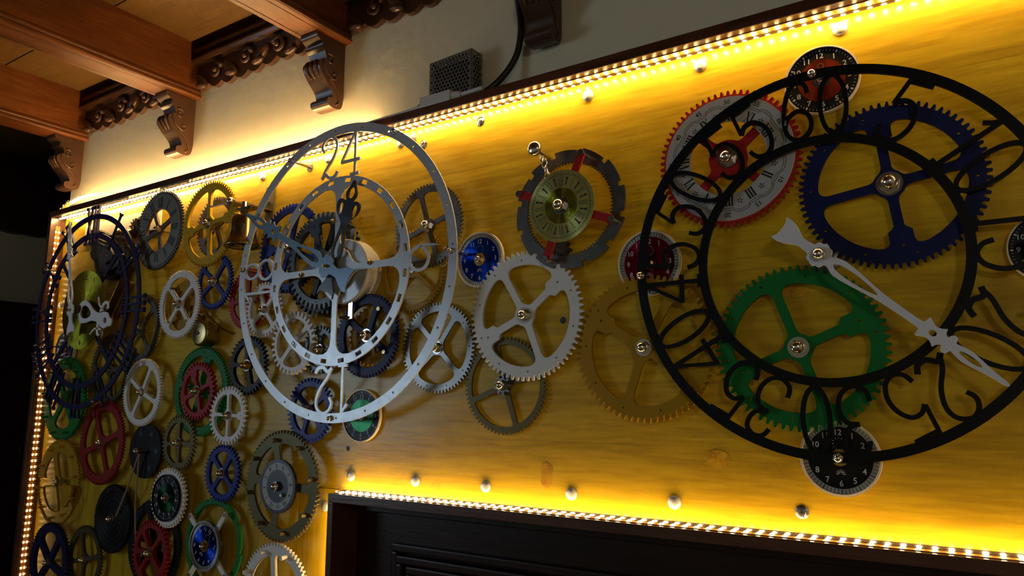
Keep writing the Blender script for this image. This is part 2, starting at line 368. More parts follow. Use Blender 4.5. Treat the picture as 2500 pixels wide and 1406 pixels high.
BEAM = [-2.1735, -1.618, -1.078, -.5400, 0.0, .54, 1.08, 1.62]          # right lower edge of each ceiling beam
BN = ['leftmost brown ceiling beam, beside the dark opening', 'long brown ceiling beam, second from the left', 'brown ceiling beam third from the left, cut by the top picture edge', 'ceiling beam above the rightmost corbel']
def spiral(cy, cz, r0, turns, a0, x, sgn=1, n=22):
    out = []
    for i in range(n+1):
        t = i/n; r = r0*(1-t*.85); a = a0+sgn*turns*2*PI*t; out.append((x, cy+r*math.cos(a), cz+r*math.sin(a)+CZ))
    return out
for i, xe in enumerate(BEAM):
    if i > 3: continue
    o = bpy.data.objects.new('ceiling_beam', None); COL.objects.link(o); tag(o, BN[i], 'beam', 'ceiling beams')
    o.location = (0, 0, 0)
    bm = bmesh.new(); box(bm, xe-.072, xe, -3.55, WALL, .783, .913); done(bm, 'body', MT['beam'], o)
    for s in (0, 1):
        e = xe if s == 0 else xe-.072; q = 1 if s == 0 else -1
        bm = bmesh.new(); extr(bm, [(e-q*.012, .767), (e+q*.002, .767), (e+q*.006, .770), (e+q*.006, .775), (e+q*.002, .779), (e+q*.004, .783), (e+q*.003, .788), (e, .792), (e-q*.012, .792)], 'y', -3.55, WALL); done(bm, 'moulding', MT['beam'], o)
    bm = bmesh.new(); box(bm, xe-.062, xe-.010, -3.55, WALL, .767, .783); done(bm, 'soffit', MT['beam'], o)
    # carved corbel under the beam end
    c = bpy.data.objects.new('corbel', None); COL.objects.link(c)
    tag(c, ['carved wooden scroll corbel under the leftmost beam, beside the dark opening', 'carved wooden scroll corbel under the second beam from the left', 'carved wooden scroll corbel under the beam left of the power box',
            'dark wooden scroll corbel right of the hanging black cable'][i], 'corbel', 'carved corbels')
    x0, x1 = xe-.064, xe-.014
    prof = spline([(-.052, .766), (-.050, .757), (-.036, .748), (-.033, .744)], 4)+spline([(-.036, .742), (-.037, .737), (-.030, .733)], 4)+spline([(-.028, .732), (-.024, .722), (-.022, .716)], 3) + \
        spline([(-.030, .714), (-.041, .703), (-.040, .690), (-.026, .672), (-.008, .655), (-.002, .642), (-.003, .635)], 5)+spline([(-.010, .634), (-.015, .627), (-.011, .619), (.0, .614), (.018, .616), (.026, .625), (.0295, .645)], 5)+[(.0295, .766)]
    bm = bmesh.new(); extr(bm, prof, 'x', x0, x1); bmesh.ops.recalc_face_normals(bm, faces=bm.faces[:]); done(bm, 'body', MT['carved'], c)
    for sx, xs in ((1, x1), (-1, x0)):
        bm = bmesh.new()
        tube(bm, spiral(-.012, .718, .013, 1.3, 2.2, xs, -1), [.0030*(1-.5*t/22) for t in range(23)], 6)
        tube(bm, [(xs, p[0], p[1]+CZ) for p in spline([(-.030, .712), (-.028, .698), (-.016, .683), (-.002, .676), (.006, .682), (.003, .689), (-.004, .688)], 5)], .0032, 6)
        tube(bm, [(xs, p[0], p[1]+CZ) for p in spline([(-.012, .676), (.004, .662), (.014, .645), (.016, .630), (.008, .622)], 5)], .0026, 6)
        done(bm, 'scroll', MT['carved'], c, smooth=True)
    bm = bmesh.new()
    for k in (-1, 0, 1):
        xm = (x0+x1)/2+k*.011
        tube(bm, [(xm+k*.003*math.sin(t*PI), p[0]-.001, p[1]+CZ) for t, p in zip([q/15 for q in range(16)], spline([(-.034, .712), (-.0415, .702), (-.040, .690), (-.028, .674)], 5))], [.0008+.0035*math.sin(PI*min(1, q/15)) for q in range(16)], 6)
    done(bm, 'acanthus_leaf', MT['carved'], c, smooth=True)
    bm = bmesh.new(); tube(bm, [(x0-.001, -.006, .6245+CZ), (x1+.001, -.006, .6245+CZ)], .0105, 12); done(bm, 'foot_roll', MT['carved'], c, smooth=False)

def ellipsoid(bm, c, r, rotm=None, u=10, v=7):
    q = bmesh.ops.create_uvsphere(bm, u_segments=u, v_segments=v, radius=1)
    for vt in q['verts']:
        p = Vector((vt.co.x*r[0], vt.co.y*r[1], vt.co.z*r[2]))
        if rotm: p = rotm @ p
        vt.co = p+Vector(c)
bm = bmesh.new()                                     # one carved leaf and one carved volute, shared by every frieze
Ry = Matrix.Rotation(.75, 3, 'Y')
ellipsoid(bm, (0, 0, 0), (.020, .010, .0075), Ry); ellipsoid(bm, (.004, -.004, -.011), (.012, .008, .0055), Matrix.Rotation(.2, 3, 'Y'))
bmesh.ops.recalc_face_normals(bm, faces=bm.faces[:]); leaf_me = bpy.data.meshes.new('leaf'); bm.to_mesh(leaf_me); bm.free()
bm = bmesh.new(); tube(bm, [(x, y, z) for (y, x, z) in [(0 if True else 0, .014*(1-.8*k/18)*math.cos(.4+k*.5), .014*(1-.8*k/18)*math.sin(.4+k*.5)) for k in range(19)]], [.0052-.0002*k for k in range(19)], 7)
ellipsoid(bm, (0, -.003, 0), (.005, .006, .005)); bmesh.ops.recalc_face_normals(bm, faces=bm.faces[:]); vol_me = bpy.data.meshes.new('volute'); bm.to_mesh(vol_me); bm.free()
FL = ['carved dark frieze left of the leftmost beam', 'carved dark frieze between the first and second ceiling beams', 'carved dark frieze between the second and third ceiling beams', 'carved dark frieze at the top, right of the third beam', 'carved dark frieze right of the fourth beam']
for i in range(1, 4):
    xa, xb = BEAM[i-1]+.001, BEAM[i]-.073
    o = bpy.data.objects.new('carved_frieze', None); COL.objects.link(o); tag(o, FL[i], 'frieze', 'carved friezes along the wall')
    bm = bmesh.new(); extr(bm, [(.0295, .9125), (.016, .9125), (.014, .903), (.006, .899), (.001, .889), (.002, .881), (.010, .877), (.011, .872), (.001, .868), (-.002, .861), (.002, .854), (.012, .852), (.0295, .852)], 'x', xa, xb); done(bm, 'moulding', MT['carved'], o)
    n = 9; pr = [(xa, .853), (xb, .853)]; sc = []
    for k in range(n*6+1):
        t = k/(n*6); sc.append((xb+(xa-xb)*t, .800-.012*abs(math.sin(t*n*PI))-.010*abs(math.cos(t*PI*1.5))))
    bm = bmesh.new(); plate(bm, [[(p[0], p[1]+CZ) for p in pr+sc]], -.0295, -.018); done(bm, 'backing', MT['carved'], o)
    for k in range(8):
        x = xa+(xb-xa)*(k+.5)/8; z = .826-.006*abs(k-3.5)*.5
        if k % 2 == 0:
            lf = bpy.data.objects.new('leaf', leaf_me); COL.objects.link(lf); lf.parent = o; lf.location = (x, .012, z-.010+CZ); lf.scale = (1.6 if k < 4 else -1.6, 1.15, 1.6)
        else:
            vf = bpy.data.objects.new('volute', vol_me); COL.objects.link(vf); vf.parent = o; vf.location = (x, .012, z+CZ); vf.scale = (1.55 if k < 4 else -1.55, 1.15, 1.5)
for me in (leaf_me, vol_me):
    me.materials.append(MT['carved']); me.polygons.foreach_set('use_smooth', [True]*len(me.polygons))

# far wall on the left: dark valance and dark carved wainscot
bm = bmesh.new(); pts = [(-3.3, .90), (1.95, .90)]; n = 70
for k in range(n*4+1):
    t = k/(n*4); pts.append((1.95-5.25*t, .622-.006*abs(math.sin(t*n*PI))-.004*math.sin(t*37)))
A = [bm.verts.new((-2.999, p[0], p[1]+CZ)) for p in pts]; B = [bm.verts.new((-2.96, p[0], p[1]+CZ)) for p in pts]
for k in range(len(pts)):
    j = (k+1) % len(pts); bm.faces.new((A[k], A[j], B[j], B[k]))
for a, b_, c in tessellate_polygon([[Vector((p[0], p[1], 0)) for p in pts]]): bm.faces.new((A[a], A[b_], A[c])); bm.faces.new((B[c], B[b_], B[a]))
tag(done(bm, 'valance', MT['doorwood']), 'dark scalloped wooden valance high on the unlit left wall', 'valance')
o = bpy.data.objects.new('wainscot', None); COL.objects.link(o); tag(o, 'dark carved wooden wainscot below the grey wall at far left', 'wainscot')
bm = bmesh.new(); box(bm, -2.999, -2.975, -1.2, 1.95, -CZ, .345); done(bm, 'panel', MT['doorwood'], o)
bm = bmesh.new(); box(bm, -2.999, -2.95, -1.2, 1.95, .335, .357, .004); done(bm, 'cap_rail', MT['doorwood'], o)
for k in range(6):
    y0 = -.25+k*.36
    for (a0, a1, b0, b1) in ((y0, y0+.3, .1, .12), (y0, y0+.3, -.62, -.60), (y0, y0+.02, -.6, .1), (y0+.28, y0+.3, -.6, .1)):
        bm = bmesh.new(); box(bm, -2.976, -2.955, a0, a1, b0, b1, .004); done(bm, 'moulding', MT['doorwood'], o)
    for s in (-1, 1):
        bm = bmesh.new(); tube(bm, [(-2.972, y0+.15+s*.05+.04*(1-.8*q/20)*math.cos(q*.5), -.25+s*.06+.04*(1-.8*q/20)*math.sin(q*.5)+CZ) for q in range(21)], .008, 6)
        done(bm, 'carving', MT['doorwood'], o, smooth=True)

# ------------------------------------------------------------------ the pine board, its frame and screws
XL, XR, ZT, DX, DZ = -2.186, 1.15, .519, -1.027, -.172
bd = bpy.data.objects.new('display_board', None); COL.objects.link(bd); tag(bd, 'varnished yellow pine board in a dark frame covering the wall', 'board')
zj = [-.1675, -.0635, .055, .18, .30, .41, ZT]
for i in range(6):
    bm = bmesh.new(); box(bm, XL, XR, 0, WALL-.0005, zj[i]+.00005, zj[i+1]-.00005); done(bm, 'plank', MT['pine'], bd)
xs = [XL, -2.06, -1.945, -1.83, -1.71, -1.60, -1.485, -1.37, -1.255, -1.14, DX-.004]
for i in range(10):
    bm = bmesh.new(); box(bm, xs[i]+.0004, xs[i+1]-.0004, 0, WALL-.0005, -.95, -.1682, .0006); done(bm, 'plank', MT['pine_up'], bd)
tr = struct('trim_1', [(XL-.016, XR+.016, -.04, WALL-.0005, ZT, .5355)], MT['frame'], .0015)
struct('trim_2', [(XL-.016, XL, -.04, WALL-.0005, -.95, ZT-.0002)], MT['frame'], .0012)
struct('trim_3', [(XR, XR+.016, -.04, WALL-.0005, -.1675, ZT-.0002)], MT['frame'], .0012)
def blob_strip(x0, x1, z, seed):
    rr = random.Random(seed); n = 16; up = []; lo = []
    for k in range(n*3+1):
        t = k/(n*3); e = math.sin(PI*t)**.5; up.append((x0+(x1-x0)*t, -.031)); lo.append((x0+(x1-x0)*t, -.031-e*(.003+.005*abs(math.sin(t*n*.9+seed)))))
    pts = up+lo[::-1]; bm = bmesh.new()
    A = [bm.verts.new((p[0], p[1], z+CZ)) for p in pts]; B = [bm.verts.new((p[0], p[1], z+CZ-.0018)) for p in pts]; m_ = len(pts)
    for k in range(m_): bm.faces.new((A[k], A[(k+1) % m_], B[(k+1) % m_], B[k]))
    for a, b_, c in tessellate_polygon([[Vector((p[0], p[1], 0)) for p in pts]]): bm.faces.new((A[a], A[b_], A[c])); bm.faces.new((B[c], B[b_], B[a]))
    return done(bm, 'glue_bead', MT['glue'], tr)
blob_strip(-1.98, -1.80, ZT, 1); blob_strip(-1.66, -1.54, ZT, 2); blob_strip(-1.36, -1.26, ZT, 3)
SCREW = [(2050, 68, 17), (1708, 158, 15), (1434, 232, 12.5), (977, 348, 9), (800, 387, 9), (640, 430, 7), (855, 1162, 11), (1012, 1174, 12), (1184, 1188, 13), (1393, 1206, 15), (1645, 1227, 16), (792, 1236, 9), (120, 1238, 7), (146, 745, 6)]
for x, y, r in SCREW:
    px, pz = at(x, y, .003); rr = .0100
    bm = bmesh.new(); lathe(bm, [(0, rr), (.0012, rr), (.0035, rr*.86), (.0052, rr*.55), (.0060, .0)], 18); done(bm, 'screw_cap', MT['cap'], bd, (px, 0, pz+CZ), True)
for x, y in [(1173, 296), (1958, 1250), (1033, 352)]:
    px, pz = at(x, y, .001); bm = bmesh.new(); lathe(bm, [(0, .0085), (.001, .0085), (.0022, .0062), (.0016, .0058), (.0024, .0048), (.003, .002), (.003, 0)], 18)
    s = done(bm, 'countersunk_screw', MT['nickel'], bd, (px, 0, pz+CZ))
    bm = bmesh.new(); box(bm, -.0024, .0024, -.0036, -.0031, -.0006, .0006, 0, False); box(bm, -.0006, .0006, -.0036, -.0031, -.0024, .0024, 0, False); done(bm, 'cross_slot', MT['ink'], s)

for x, y, rr in [(1375, 782, .0055), (850, 1095, .0045)]:
    px, pz = at(x, y, 0); bm = bmesh.new(); lathe(bm, [(.0004, 0), (.0004, rr)], 16); done(bm, 'drill_hole', MT['ink'], bd, (px, 0, pz+CZ), fix=False)
for x, y, a, c in [(1752, 1120, .016, .012), (1335, 1160, .011, .020), (1505, 797, .009, .008), (1062, 1185, .012, .008), (1940, 712, .022, .007)]:
    px, pz = at(x, y, 0); bm = bmesh.new(); flat(bm, spline([(a*math.cos(k*PI/5)*(1+.15*math.sin(k*2.3)), c*math.sin(k*PI/5)) for k in range(10)], 4, True), .0003); done(bm, 'knot', MT['knot'], bd, (px, 0, pz+CZ), fix=False)

# ------------------------------------------------------------------ dark door below the board
dr = bpy.data.objects.new('door_1', None); COL.objects.link(dr); tag(dr, kind='structure')
DR = .42
bm = bmesh.new(); box(bm, DX, DR, -.03, .11, DZ-.016, DZ, .0012); done(bm, 'casing_head', MT['frame'], dr)
bm = bmesh.new(); box(bm, DX, DX+.014, -.03, .11, -CZ, DZ-.0162, .0012); done(bm, 'casing_side', MT['frame'], dr)
bm = bmesh.new(); box(bm, DR, DR+.014, -.03, .11, -CZ, DZ, .0012); done(bm, 'casing_side', MT['frame'], dr)
bm = bmesh.new(); box(bm, DX+.014, DR, .035, .075, -CZ, DZ-.016); done(bm, 'leaf', MT['doorwood'], dr)
bm = bmesh.new(); box(bm, DX+.016, DR, .018, .036, DZ-.034, DZ-.0165, .002); done(bm, 'stop_rail', MT['doorwood'], dr)
x0, z0 = DX+.115, DZ-.085
for k, (w_, y_) in enumerate(((0, .020), (.018, .012), (.036, .018), (.056, .026))):
    for nm, bx in (('panel_moulding', (x0+w_, DR-.03, y_, .036, z0-w_-.014, z0-w_)), ('panel_moulding', (x0+w_, x0+w_+.014, y_, .036, -CZ+.3, z0-w_-.0142))):
        bm = bmesh.new(); box(bm, *bx, .003); done(bm, nm, MT['doorwood'], dr)

# ------------------------------------------------------------------ light strips
PITCH = .0165
def led_mesh(axis, out, across, mat='led'):
    A, O, C = Vector(axis), Vector(out), Vector(across); bm = bmesh.new()
    for s in (-1, 1):
        vs = []
        for a, c, o_ in [(i, j, k) for k in (0, 1) for j in (-1, 1) for i in (-1, 1)]:
            vs.append(bm.verts.new(A*(a*.0024*(1-.25*o_))+C*(s*(.0042 if mat == 'led_left' else .0020)+c*.0018*(1-.25*o_))+O*(o_*.0012)))
        for f in ((0, 1, 3, 2), (4, 6, 7, 5), (0, 4, 5, 1), (2, 3, 7, 6), (0, 2, 6, 4), (1, 5, 7, 3)): bm.faces.new([vs[i] for i in f])
    bmesh.ops.recalc_face_normals(bm, faces=bm.faces[:]); me = bpy.data.meshes.new('led'); bm.to_mesh(me); bm.free(); me.materials.append(MT[mat]); return me
def slab(bm, p, q, out, across, w, t0, t1):
    O, C = Vector(out), Vector(across); vs = []
    for e in (p, q):
        for s, t in ((-1, t0), (1, t0), (1, t1), (-1, t1)): vs.append(bm.verts.new(Vector(e)+C*(s*w/2)+O*t))
    for i in range(4): bm.faces.new((vs[i], vs[(i+1) % 4], vs[4+(i+1) % 4], vs[4+i]))
    bm.faces.new(vs[0:4]); bm.faces.new(vs[4:8])
def strip(label, runs, mat='led'):
    """runs: (start, end, outward direction, direction across the tape)"""
    p0 = runs[0][0]; o = bpy.data.objects.new('led_strip_light', None); COL.objects.link(o); tag(o, label, 'light strip', 'warm white light strips')
    for p, q, out, across in runs:
        p = Vector(p)+Vector((0, 0, CZ)); q = Vector(q)+Vector((0, 0, CZ)); d = (q-p); L = d.length; d.normalize()
        bm = bmesh.new(); slab(bm, p, q, out, across, .0125, .0004, .0010); done(bm, 'tape', MT['pcb'], o)
        bm = bmesh.new(); slab(bm, p, q, out, across, .0150, .0001, .0052); done(bm, 'sleeve', MT['sleeve'], o)
        me = led_mesh(d, out, across, mat); n = int(L/PITCH)
        for k in range(n):
            l = bpy.data.objects.new('led', me); COL.objects.link(l); l.parent = o; l.location = p+d*(PITCH*(k+.5))+Vector(out)*.0011
    return o
strip('glowing light strip under the upper frame rail', [((XL+.012, -.0170, ZT), (XR-.01, -.0170, ZT), (0, 0, -1), (0, 1, 0))])
strip('glowing light strip up the left frame rail', [((XL, -.0200, -.90), (XL, -.0200, .495), (1, 0, 0), (0, 1, 0))], 'led_left')
strip('glowing light strip around the top corner of the dark door', [((DX+.012, -.0150, DZ), (DR-.02, -.0150, DZ), (0, 0, 1), (0, 1, 0)), ((DX, -.0150, -.85), (DX, -.0150, DZ-.004), (-1, 0, 0), (0, 1, 0))], 'led_door')
strip('surplus light strip lying on top of the frame against the wall', [((-2.17, .020, .5355), (-.98, .020, .5355), (0, 0, 1), (0, 1, 0)), ((-2.17, .004, .5355), (-1.0, .004, .5355), (0, 0, 1), (0, 1, 0))], 'led_loose')  # second run added to brighten the wall above the frame
strip('loop of light strip arching over the upper left frame corner', [((-2.185, -.016, .5356), (-2.15, -.016, .556), (-.5, 0, .86), (0, 1, 0)), ((-2.15, -.016, .556), (-2.07, -.016, .566), (-.12, 0, .99), (0, 1, 0)), ((-2.07, -.016, .566), (-1.98, -.016, .562), (.05, 0, .99), (0, 1, 0)), ((-1.98, -.016, .562), (-1.86, -.016, .538), (.2, 0, .98), (0, 1, 0))], 'led_left')

# ------------------------------------------------------------------ unseen globe lamp behind the camera, added as frontal fill light
lp = bpy.data.objects.new('fill_lamp', None); COL.objects.link(lp); lp.location = (.95, -2.1, CZ+.913); tag(lp, 'added fill lamp, a white glass globe unseen behind the viewpoint', 'lamp')
m, nt, b = newmat('fill_globe_lit'); b.inputs['Base Color'].default_value = (.9, .88, .84, 1); b.inputs['Emission Color'].default_value = (1, .92, .80, 1); b.inputs['Emission Strength'].default_value = FILL_POWER
bm = bmesh.new(); ellipsoid(bm, (0, 0, -.42), (.11, .11, .11), None, 24, 16); done(bm, 'globe', m, lp, smooth=True)
bm = bmesh.new(); tube(bm, [(0, 0, 0), (0, 0, -.30)], .005, 8); done(bm, 'rod', MT['brass'], lp)
bm = bmesh.new(); tube(bm, [(0, 0, -.29), (0, 0, -.325)], .03, 16); done(bm, 'fitter', MT['brass'], lp)
bm = bmesh.new(); tube(bm, [(0, 0, -.001), (0, 0, -.03)], .05, 20); done(bm, 'ceiling_rose', MT['brass'], lp)

# ------------------------------------------------------------------ gear wheels
def trim(pl, a, b_):
    def cut(p, d):
        p = list(p)
        while len(p) > 2:
            l = math.dist(p[0], p[1])
            if l > d: break
            d -= l; p.pop(0)
        l = math.dist(p[0], p[1]) or 1e-9; t = min(.95, d/l); p[0] = (p[0][0]+(p[1][0]-p[0][0])*t, p[0][1]+(p[1][1]-p[0][1])*t); return p
    return cut(cut(pl, a)[::-1], b_)[::-1]
def length(p): return sum(math.dist(a, b_) for a, b_ in zip(p, p[1:]))
def rounded(segs, fil):
    """closed outline from consecutive polylines, corners between them rounded"""
    n = len(segs); f = [min(fil, .42*length(segs[i]), .42*length(segs[(i+1) % n])) for i in range(n)]
    T = [trim(segs[i], f[i-1], f[i]) for i in range(n)]; out = []
    for i in range(n):
        out += T[i]; c = segs[i][-1]; a = T[i][-1]; b_ = T[(i+1) % n][0]
        for t in (.25, .5, .75):
            out.append(tuple((1-t)**2*a[k]+2*t*(1-t)*c[k]+t*t*b_[k] for k in (0, 1)))
    return out
def spoke_edge(a, side, ri, ro, w, tab):
    def pt(r, ww): return (r*math.cos(a+side*math.asin(min(.95, ww/r))), r*math.sin(a+side*math.asin(min(.95, ww/r))))
    if not tab: return [pt(ri+(ro-ri)*k/4, w) for k in range(5)]
    rt = ri+(ro-ri)*.60; w2 = w*2.3
    return [pt(ri, w), pt((ri+rt)/2, w), pt(rt-.4*w, w*1.02), pt(rt+.25*w, w*1.55), pt(rt+.9*w, w2), pt(rt+2.2*w, w2), pt((rt+ro)/2+.6*w, w2*.86), pt(ro, w2*.9)]
def windows(spokes, ri, ro, w, fil):
    sp = sorted(((a % (2*PI), tb) for a, tb in spokes)); out = []
    for i, (a0, t0) in enumerate(sp):
        a1, t1 = sp[(i+1) % len(sp)]
        if a1 <= a0: a1 += 2*PI
        e0 = spoke_edge(a0, 1, ri, ro, w, t0); e1 = spoke_edge(a1, -1, ri, ro, w, t1)[::-1]
        b0 = math.atan2(e0[-1][1], e0[-1][0]); b1 = math.atan2(e1[0][1], e1[0][0])
        while b1 < b0: b1 += 2*PI
        n = max(4, int((b1-b0)/.12)); arc = [(ro*math.cos(b0+(b1-b0)*k/n), ro*math.sin(b0+(b1-b0)*k/n)) for k in range(n+1)]
        c1 = math.atan2(e1[-1][1], e1[-1][0]); c0 = math.atan2(e0[0][1], e0[0][0])
        while c1 < c0-1e-6: c1 += 2*PI
        if c1-c0 < .06: segs = [e0, arc, e1[:-1]+[e0[0]]]
        else:
            n = max(2, int((c1-c0)/.2)); arc2 = [(ri*math.cos(c1+(c0-c1)*k/n), ri*math.sin(c1+(c0-c1)*k/n)) for k in range(n+1)]; segs = [e0, arc, e1, arc2]
        out.append(rounded(segs, fil))
    return out
def toothed(r, n, dep, inner=False, a0=0.):
    out = []; p = 2*PI/n
    for i in range(n):
        a = a0+i*p
        for da, q in ((-.29, 0), (-.24, .35), (-.17, .85), (-.10, 1), (.10, 1), (.17, .85), (.24, .35), (.29, 0)):
            rr = (r-dep+dep*q) if not inner else (r+dep-dep*q); out.append((rr*math.cos(a+da*p), rr*math.sin(a+da*p)))
    return out
def cap_nut(parent, t, s=1., mat='chrome', u=0, v=0, name='cap_nut'):
    bm = bmesh.new()
    hexa = circ(.0088*s, 6, u, v, .3)
    plate(bm, [hexa], t, t+.0055*s)
    bm.faces.ensure_lookup_table(); nf = len(bm.faces)
    lathe(bm, [(t+.0055*s, .0072*s), (t+.0075*s, .0071*s), (t+.0092*s, .0064*s), (t+.0108*s, .0052*s), (t+.0121*s, .0034*s), (t+.0128*s, .0016*s), (t+.0130*s, 0)], 20, u, v)
    bm.faces.ensure_lookup_table()
    for f in bm.faces[nf:]: f.smooth = True
    return done(bm, name, MT[mat], parent, smooth=False)
def washer(parent, t, s=1., mat='nickel', u=0, v=0):
    bm = bmesh.new(); lathe(bm, [(t, 0), (t, .0115*s), (t+.0012, .0115*s), (t+.0012, 0)], 24, u, v); return done(bm, 'washer', MT[mat], parent)
def rod(parent, t0, t1, r, mat='nickel', u=0, v=0, name='axle'):
    bm = bmesh.new(); lathe(bm, [(t0, 0), (t0, r), (t1, r), (t1, 0)], 14, u, v); return done(bm, name, MT[mat], parent, smooth=False)
def wheel_mesh(parent, r, N, h, th, mat, dep, rim, hub, w, fil, spokes, holes, name='wheel', a0=0., u=0, v=0, band=False):
    loops = [toothed(r, N, dep, False, a0) if N else circ(r, 72)]
    if spokes: loops += windows(spokes, hub*r, rim*r, w*r, fil*r)
    elif rim: loops.append(circ(rim*r, 64))
    for a, q, d in holes: loops.append(circ(d*r, 10, q*r*math.cos(a), q*r*math.sin(a)))
    bm = bmesh.new(); plate(bm, [rot(l, 0, u, v) for l in loops], h-th/2, h+th/2)
    return done(bm, name, MT[mat], parent)
def gear(label, bx, h, N, mat, sp=None, tabs=(), th=.0042, depk=1.1, rim=.78, hub=.17, w=.055, fil=.14, holes=True, nut=1., nutmat='chrome', cat='gear', name='gear', group='gear wheels on the board', hubpx=None):
    x, z, r = circle_at(bx, h); o = thing(name, label, cat, x, z, 0, group)
    o['r'] = r; o['h'] = h
    dep = 2*PI*r/N*depk*.62 if N else 0
    S = []
    if sp:
        for k, q in enumerate(sp):
            if isinstance(q, tuple):
                px, pz = at(q[0], q[1], h); a = math.atan2(pz-z, px-x)
            else: a = math.radians(q)
            S.append((a, k in tabs))
    H = []
    if holes:
        nb = 10
        for k in range(nb): H.append((S[0][0]+.16+2*PI*k/nb if S else 2*PI*k/nb, (rim+1-dep/r)/2, .016))
        for a, tb in S:
            if tb: H.append((a, rim-.04, .018))
    wheel_mesh(o, r, N, h, th, mat, dep, rim, hub, w, fil, S, H)
    t = h+th/2
    rod(o, 0, t+.002, .0045)
    if nut:
        washer(o, t, nut); cap_nut(o, t+.0012, nut, nutmat)
    return o, r
def pinion(o, r, h, N=10, mat='steeldk', th=.008):
    bm = bmesh.new(); plate(bm, [toothed(r, N, r*.3)], h-th/2, h+th/2); return done(bm, 'pinion', MT[mat], o)

X4 = [45, 135, 225, 315]; P4 = [0, 90, 180, 270]
# --- right half
RB, RBr = gear('red toothed wheel carrying a white roman dial ring, behind the big black ring', (1617, 220, 1957, 557), .012, 66, 'red', [(1865, 300), (1705, 335), (1715, 465), (1855, 440)], th=.005, rim=.60, hub=.27, w=.06, fil=.06, holes=False, nut=1.25)
gear('large blue gear inside the big black ring, upper right', (1948, 246, 2427, 657), .012, 74, 'bluedk', [(2148, 335), (2330, 405), (2203, 585), (2010, 495)], (0, 2), th=.005, nut=1.35)
gear('large green gear inside the big black ring, lower half', (1750, 648, 2178, 1055), .012, 66, 'green', [(1893, 712), (2062, 800), (1985, 930), (1820, 905)], (1, 3), th=.005, nut=1.2)
gear('large amber gear, same colour as the wood, left of the green gear', (1413, 670, 1752, 1033), .012, 66, 'amber', [(1632, 735), (1538, 965), (1495, 800), (1650, 905)], (2, 3), th=.005, nut=1.1)
gear('large white gear right of the silver clock', (1153, 612, 1425, 931), .013, 66, 'white', [(1235, 680), (1330, 722), (1315, 865), (1220, 808)], (1, 3), th=.005, nut=1.1)
o, r = gear('olive bronze gear half hidden under the large white gear', (1139, 822, 1335, 1062), .0062, 66, 'bronze', [(1160, 975), (1258, 1030), (1320, 905), (1215, 850)], rim=.84, hub=.15, fil=.05, th=.004, holes=False, nut=0)
pinion(o, .0165, .0125, 9); cap_nut(o, .0165, 1.0)
gear('bare steel gear between the silver clock and the large white gear', (985, 738, 1160, 961), .0085, 66, 'steel', [(1016, 781), (1114, 772), (1113, 904), (1019, 904)], th=.004, rim=.80, fil=.14, nut=1.)
gear('grey steel gear behind the right rim of the silver clock, upper', (965, 447, 1132, 655), .0145, 66, 'steeldk', [(1028, 476), (1119, 513), (1062, 613), (990, 585)], th=.004, rim=.80, fil=.15, nut=1.1)
gear('amber gear behind the right rim of the silver clock, below the grey steel gear', (925, 560, 1097, 764), .0065, 66, 'amber', [(960, 720), (1050, 700), (1075, 610), (960, 610)], th=.004, rim=.82, fil=.1, nut=0)
# --- around the silver clock
gear('blue gear behind the upper left of the silver clock', (632, 497, 790, 716), .020, 58, 'blue', [(660, 612), (727, 520), (760, 630), (680, 700)], (0,), th=.006, rim=.80, nut=.9)
gear('dark slate gear behind the hub of the silver clock', (702, 517, 880, 756), .034, 44, 'slate', [(768, 545), (860, 590), (815, 730), (715, 690)], (0,), th=.008, rim=.80, hub=.2, w=.06, nut=0, depk=1.2)
gear('thicker black gear just behind the slate gear of the silver clock', (694, 519, 892, 772), .022, 46, 'blackgear', [70, 160, 250, 340], th=.007, rim=.80, nut=0)
o, r = gear('pale grey gear behind the left numeral of the silver clock', (603, 688, 692, 824), .028, 36, 'white', [(633, 700), (668, 725), (614, 790), (668, 795)], (1,), th=.005, rim=.76, hub=.2, w=.07, nut=.9, depk=1.2)
gear('crimson gear behind the left rim of the silver clock', (557, 655, 660, 805), .014, 52, 'crimson', [(565, 742), (610, 690), (645, 730), (610, 790)], th=.005, rim=.76, nut=.9)
gear('bright silver gear behind the lower left of the silver clock inner ring', (665, 760, 773, 916), .030, 32, 'white', [(750, 800), (690, 880), (700, 795), (745, 880)], (), th=.006, rim=.76, w=.07, hub=.2, nut=0, depk=1.2)
gear('small slate gear left of the lower spoke of the silver clock', (733, 795, 833, 913), .018, 32, 'slate', [(785, 810), (750, 880), (820, 860)], (0,), th=.008, rim=.72, w=.075, hub=.24, nut=1., depk=1.2)
o, r = gear('dark blue gear with a yellow wheel behind it, lower right of silver clock', (828, 717, 973, 923), .026, 60, 'bluedk', [(862, 790), (920, 755), (945, 860), (870, 880)], (), th=.007, rim=.76, w=.07, hub=.2, nut=1.1, holes=False)
wheel_mesh(o, r*.73, 32, .014, .006, 'ochre', r*.06, .66, .2, .07, .1, [(a, False) for a in (.2, 1.77, 3.34, 4.9)], [], 'second_wheel')
for a in (2.5, 1.0, -.6): rod(o, .017, .034, .004, 'oldbrass', r*.72*math.cos(a), r*.72*math.sin(a), 'spacer')
gear('dark blue gear at the foot of the silver clock', (703, 922, 815, 1082), .018, 40, 'blue', [(725, 960), (740, 1060), (790, 1050), (800, 960)], (), th=.007, rim=.74, w=.065, nut=.9, depk=1.2)
gear('black gear left of the lower rim of the silver clock', (560, 820, 655, 965), .020, 38, 'blackgear', [(565, 890), (612, 930), (640, 880), (605, 850)], (), th=.008, rim=.74, w=.065, nut=1.1, depk=1.2, nutmat='brass')
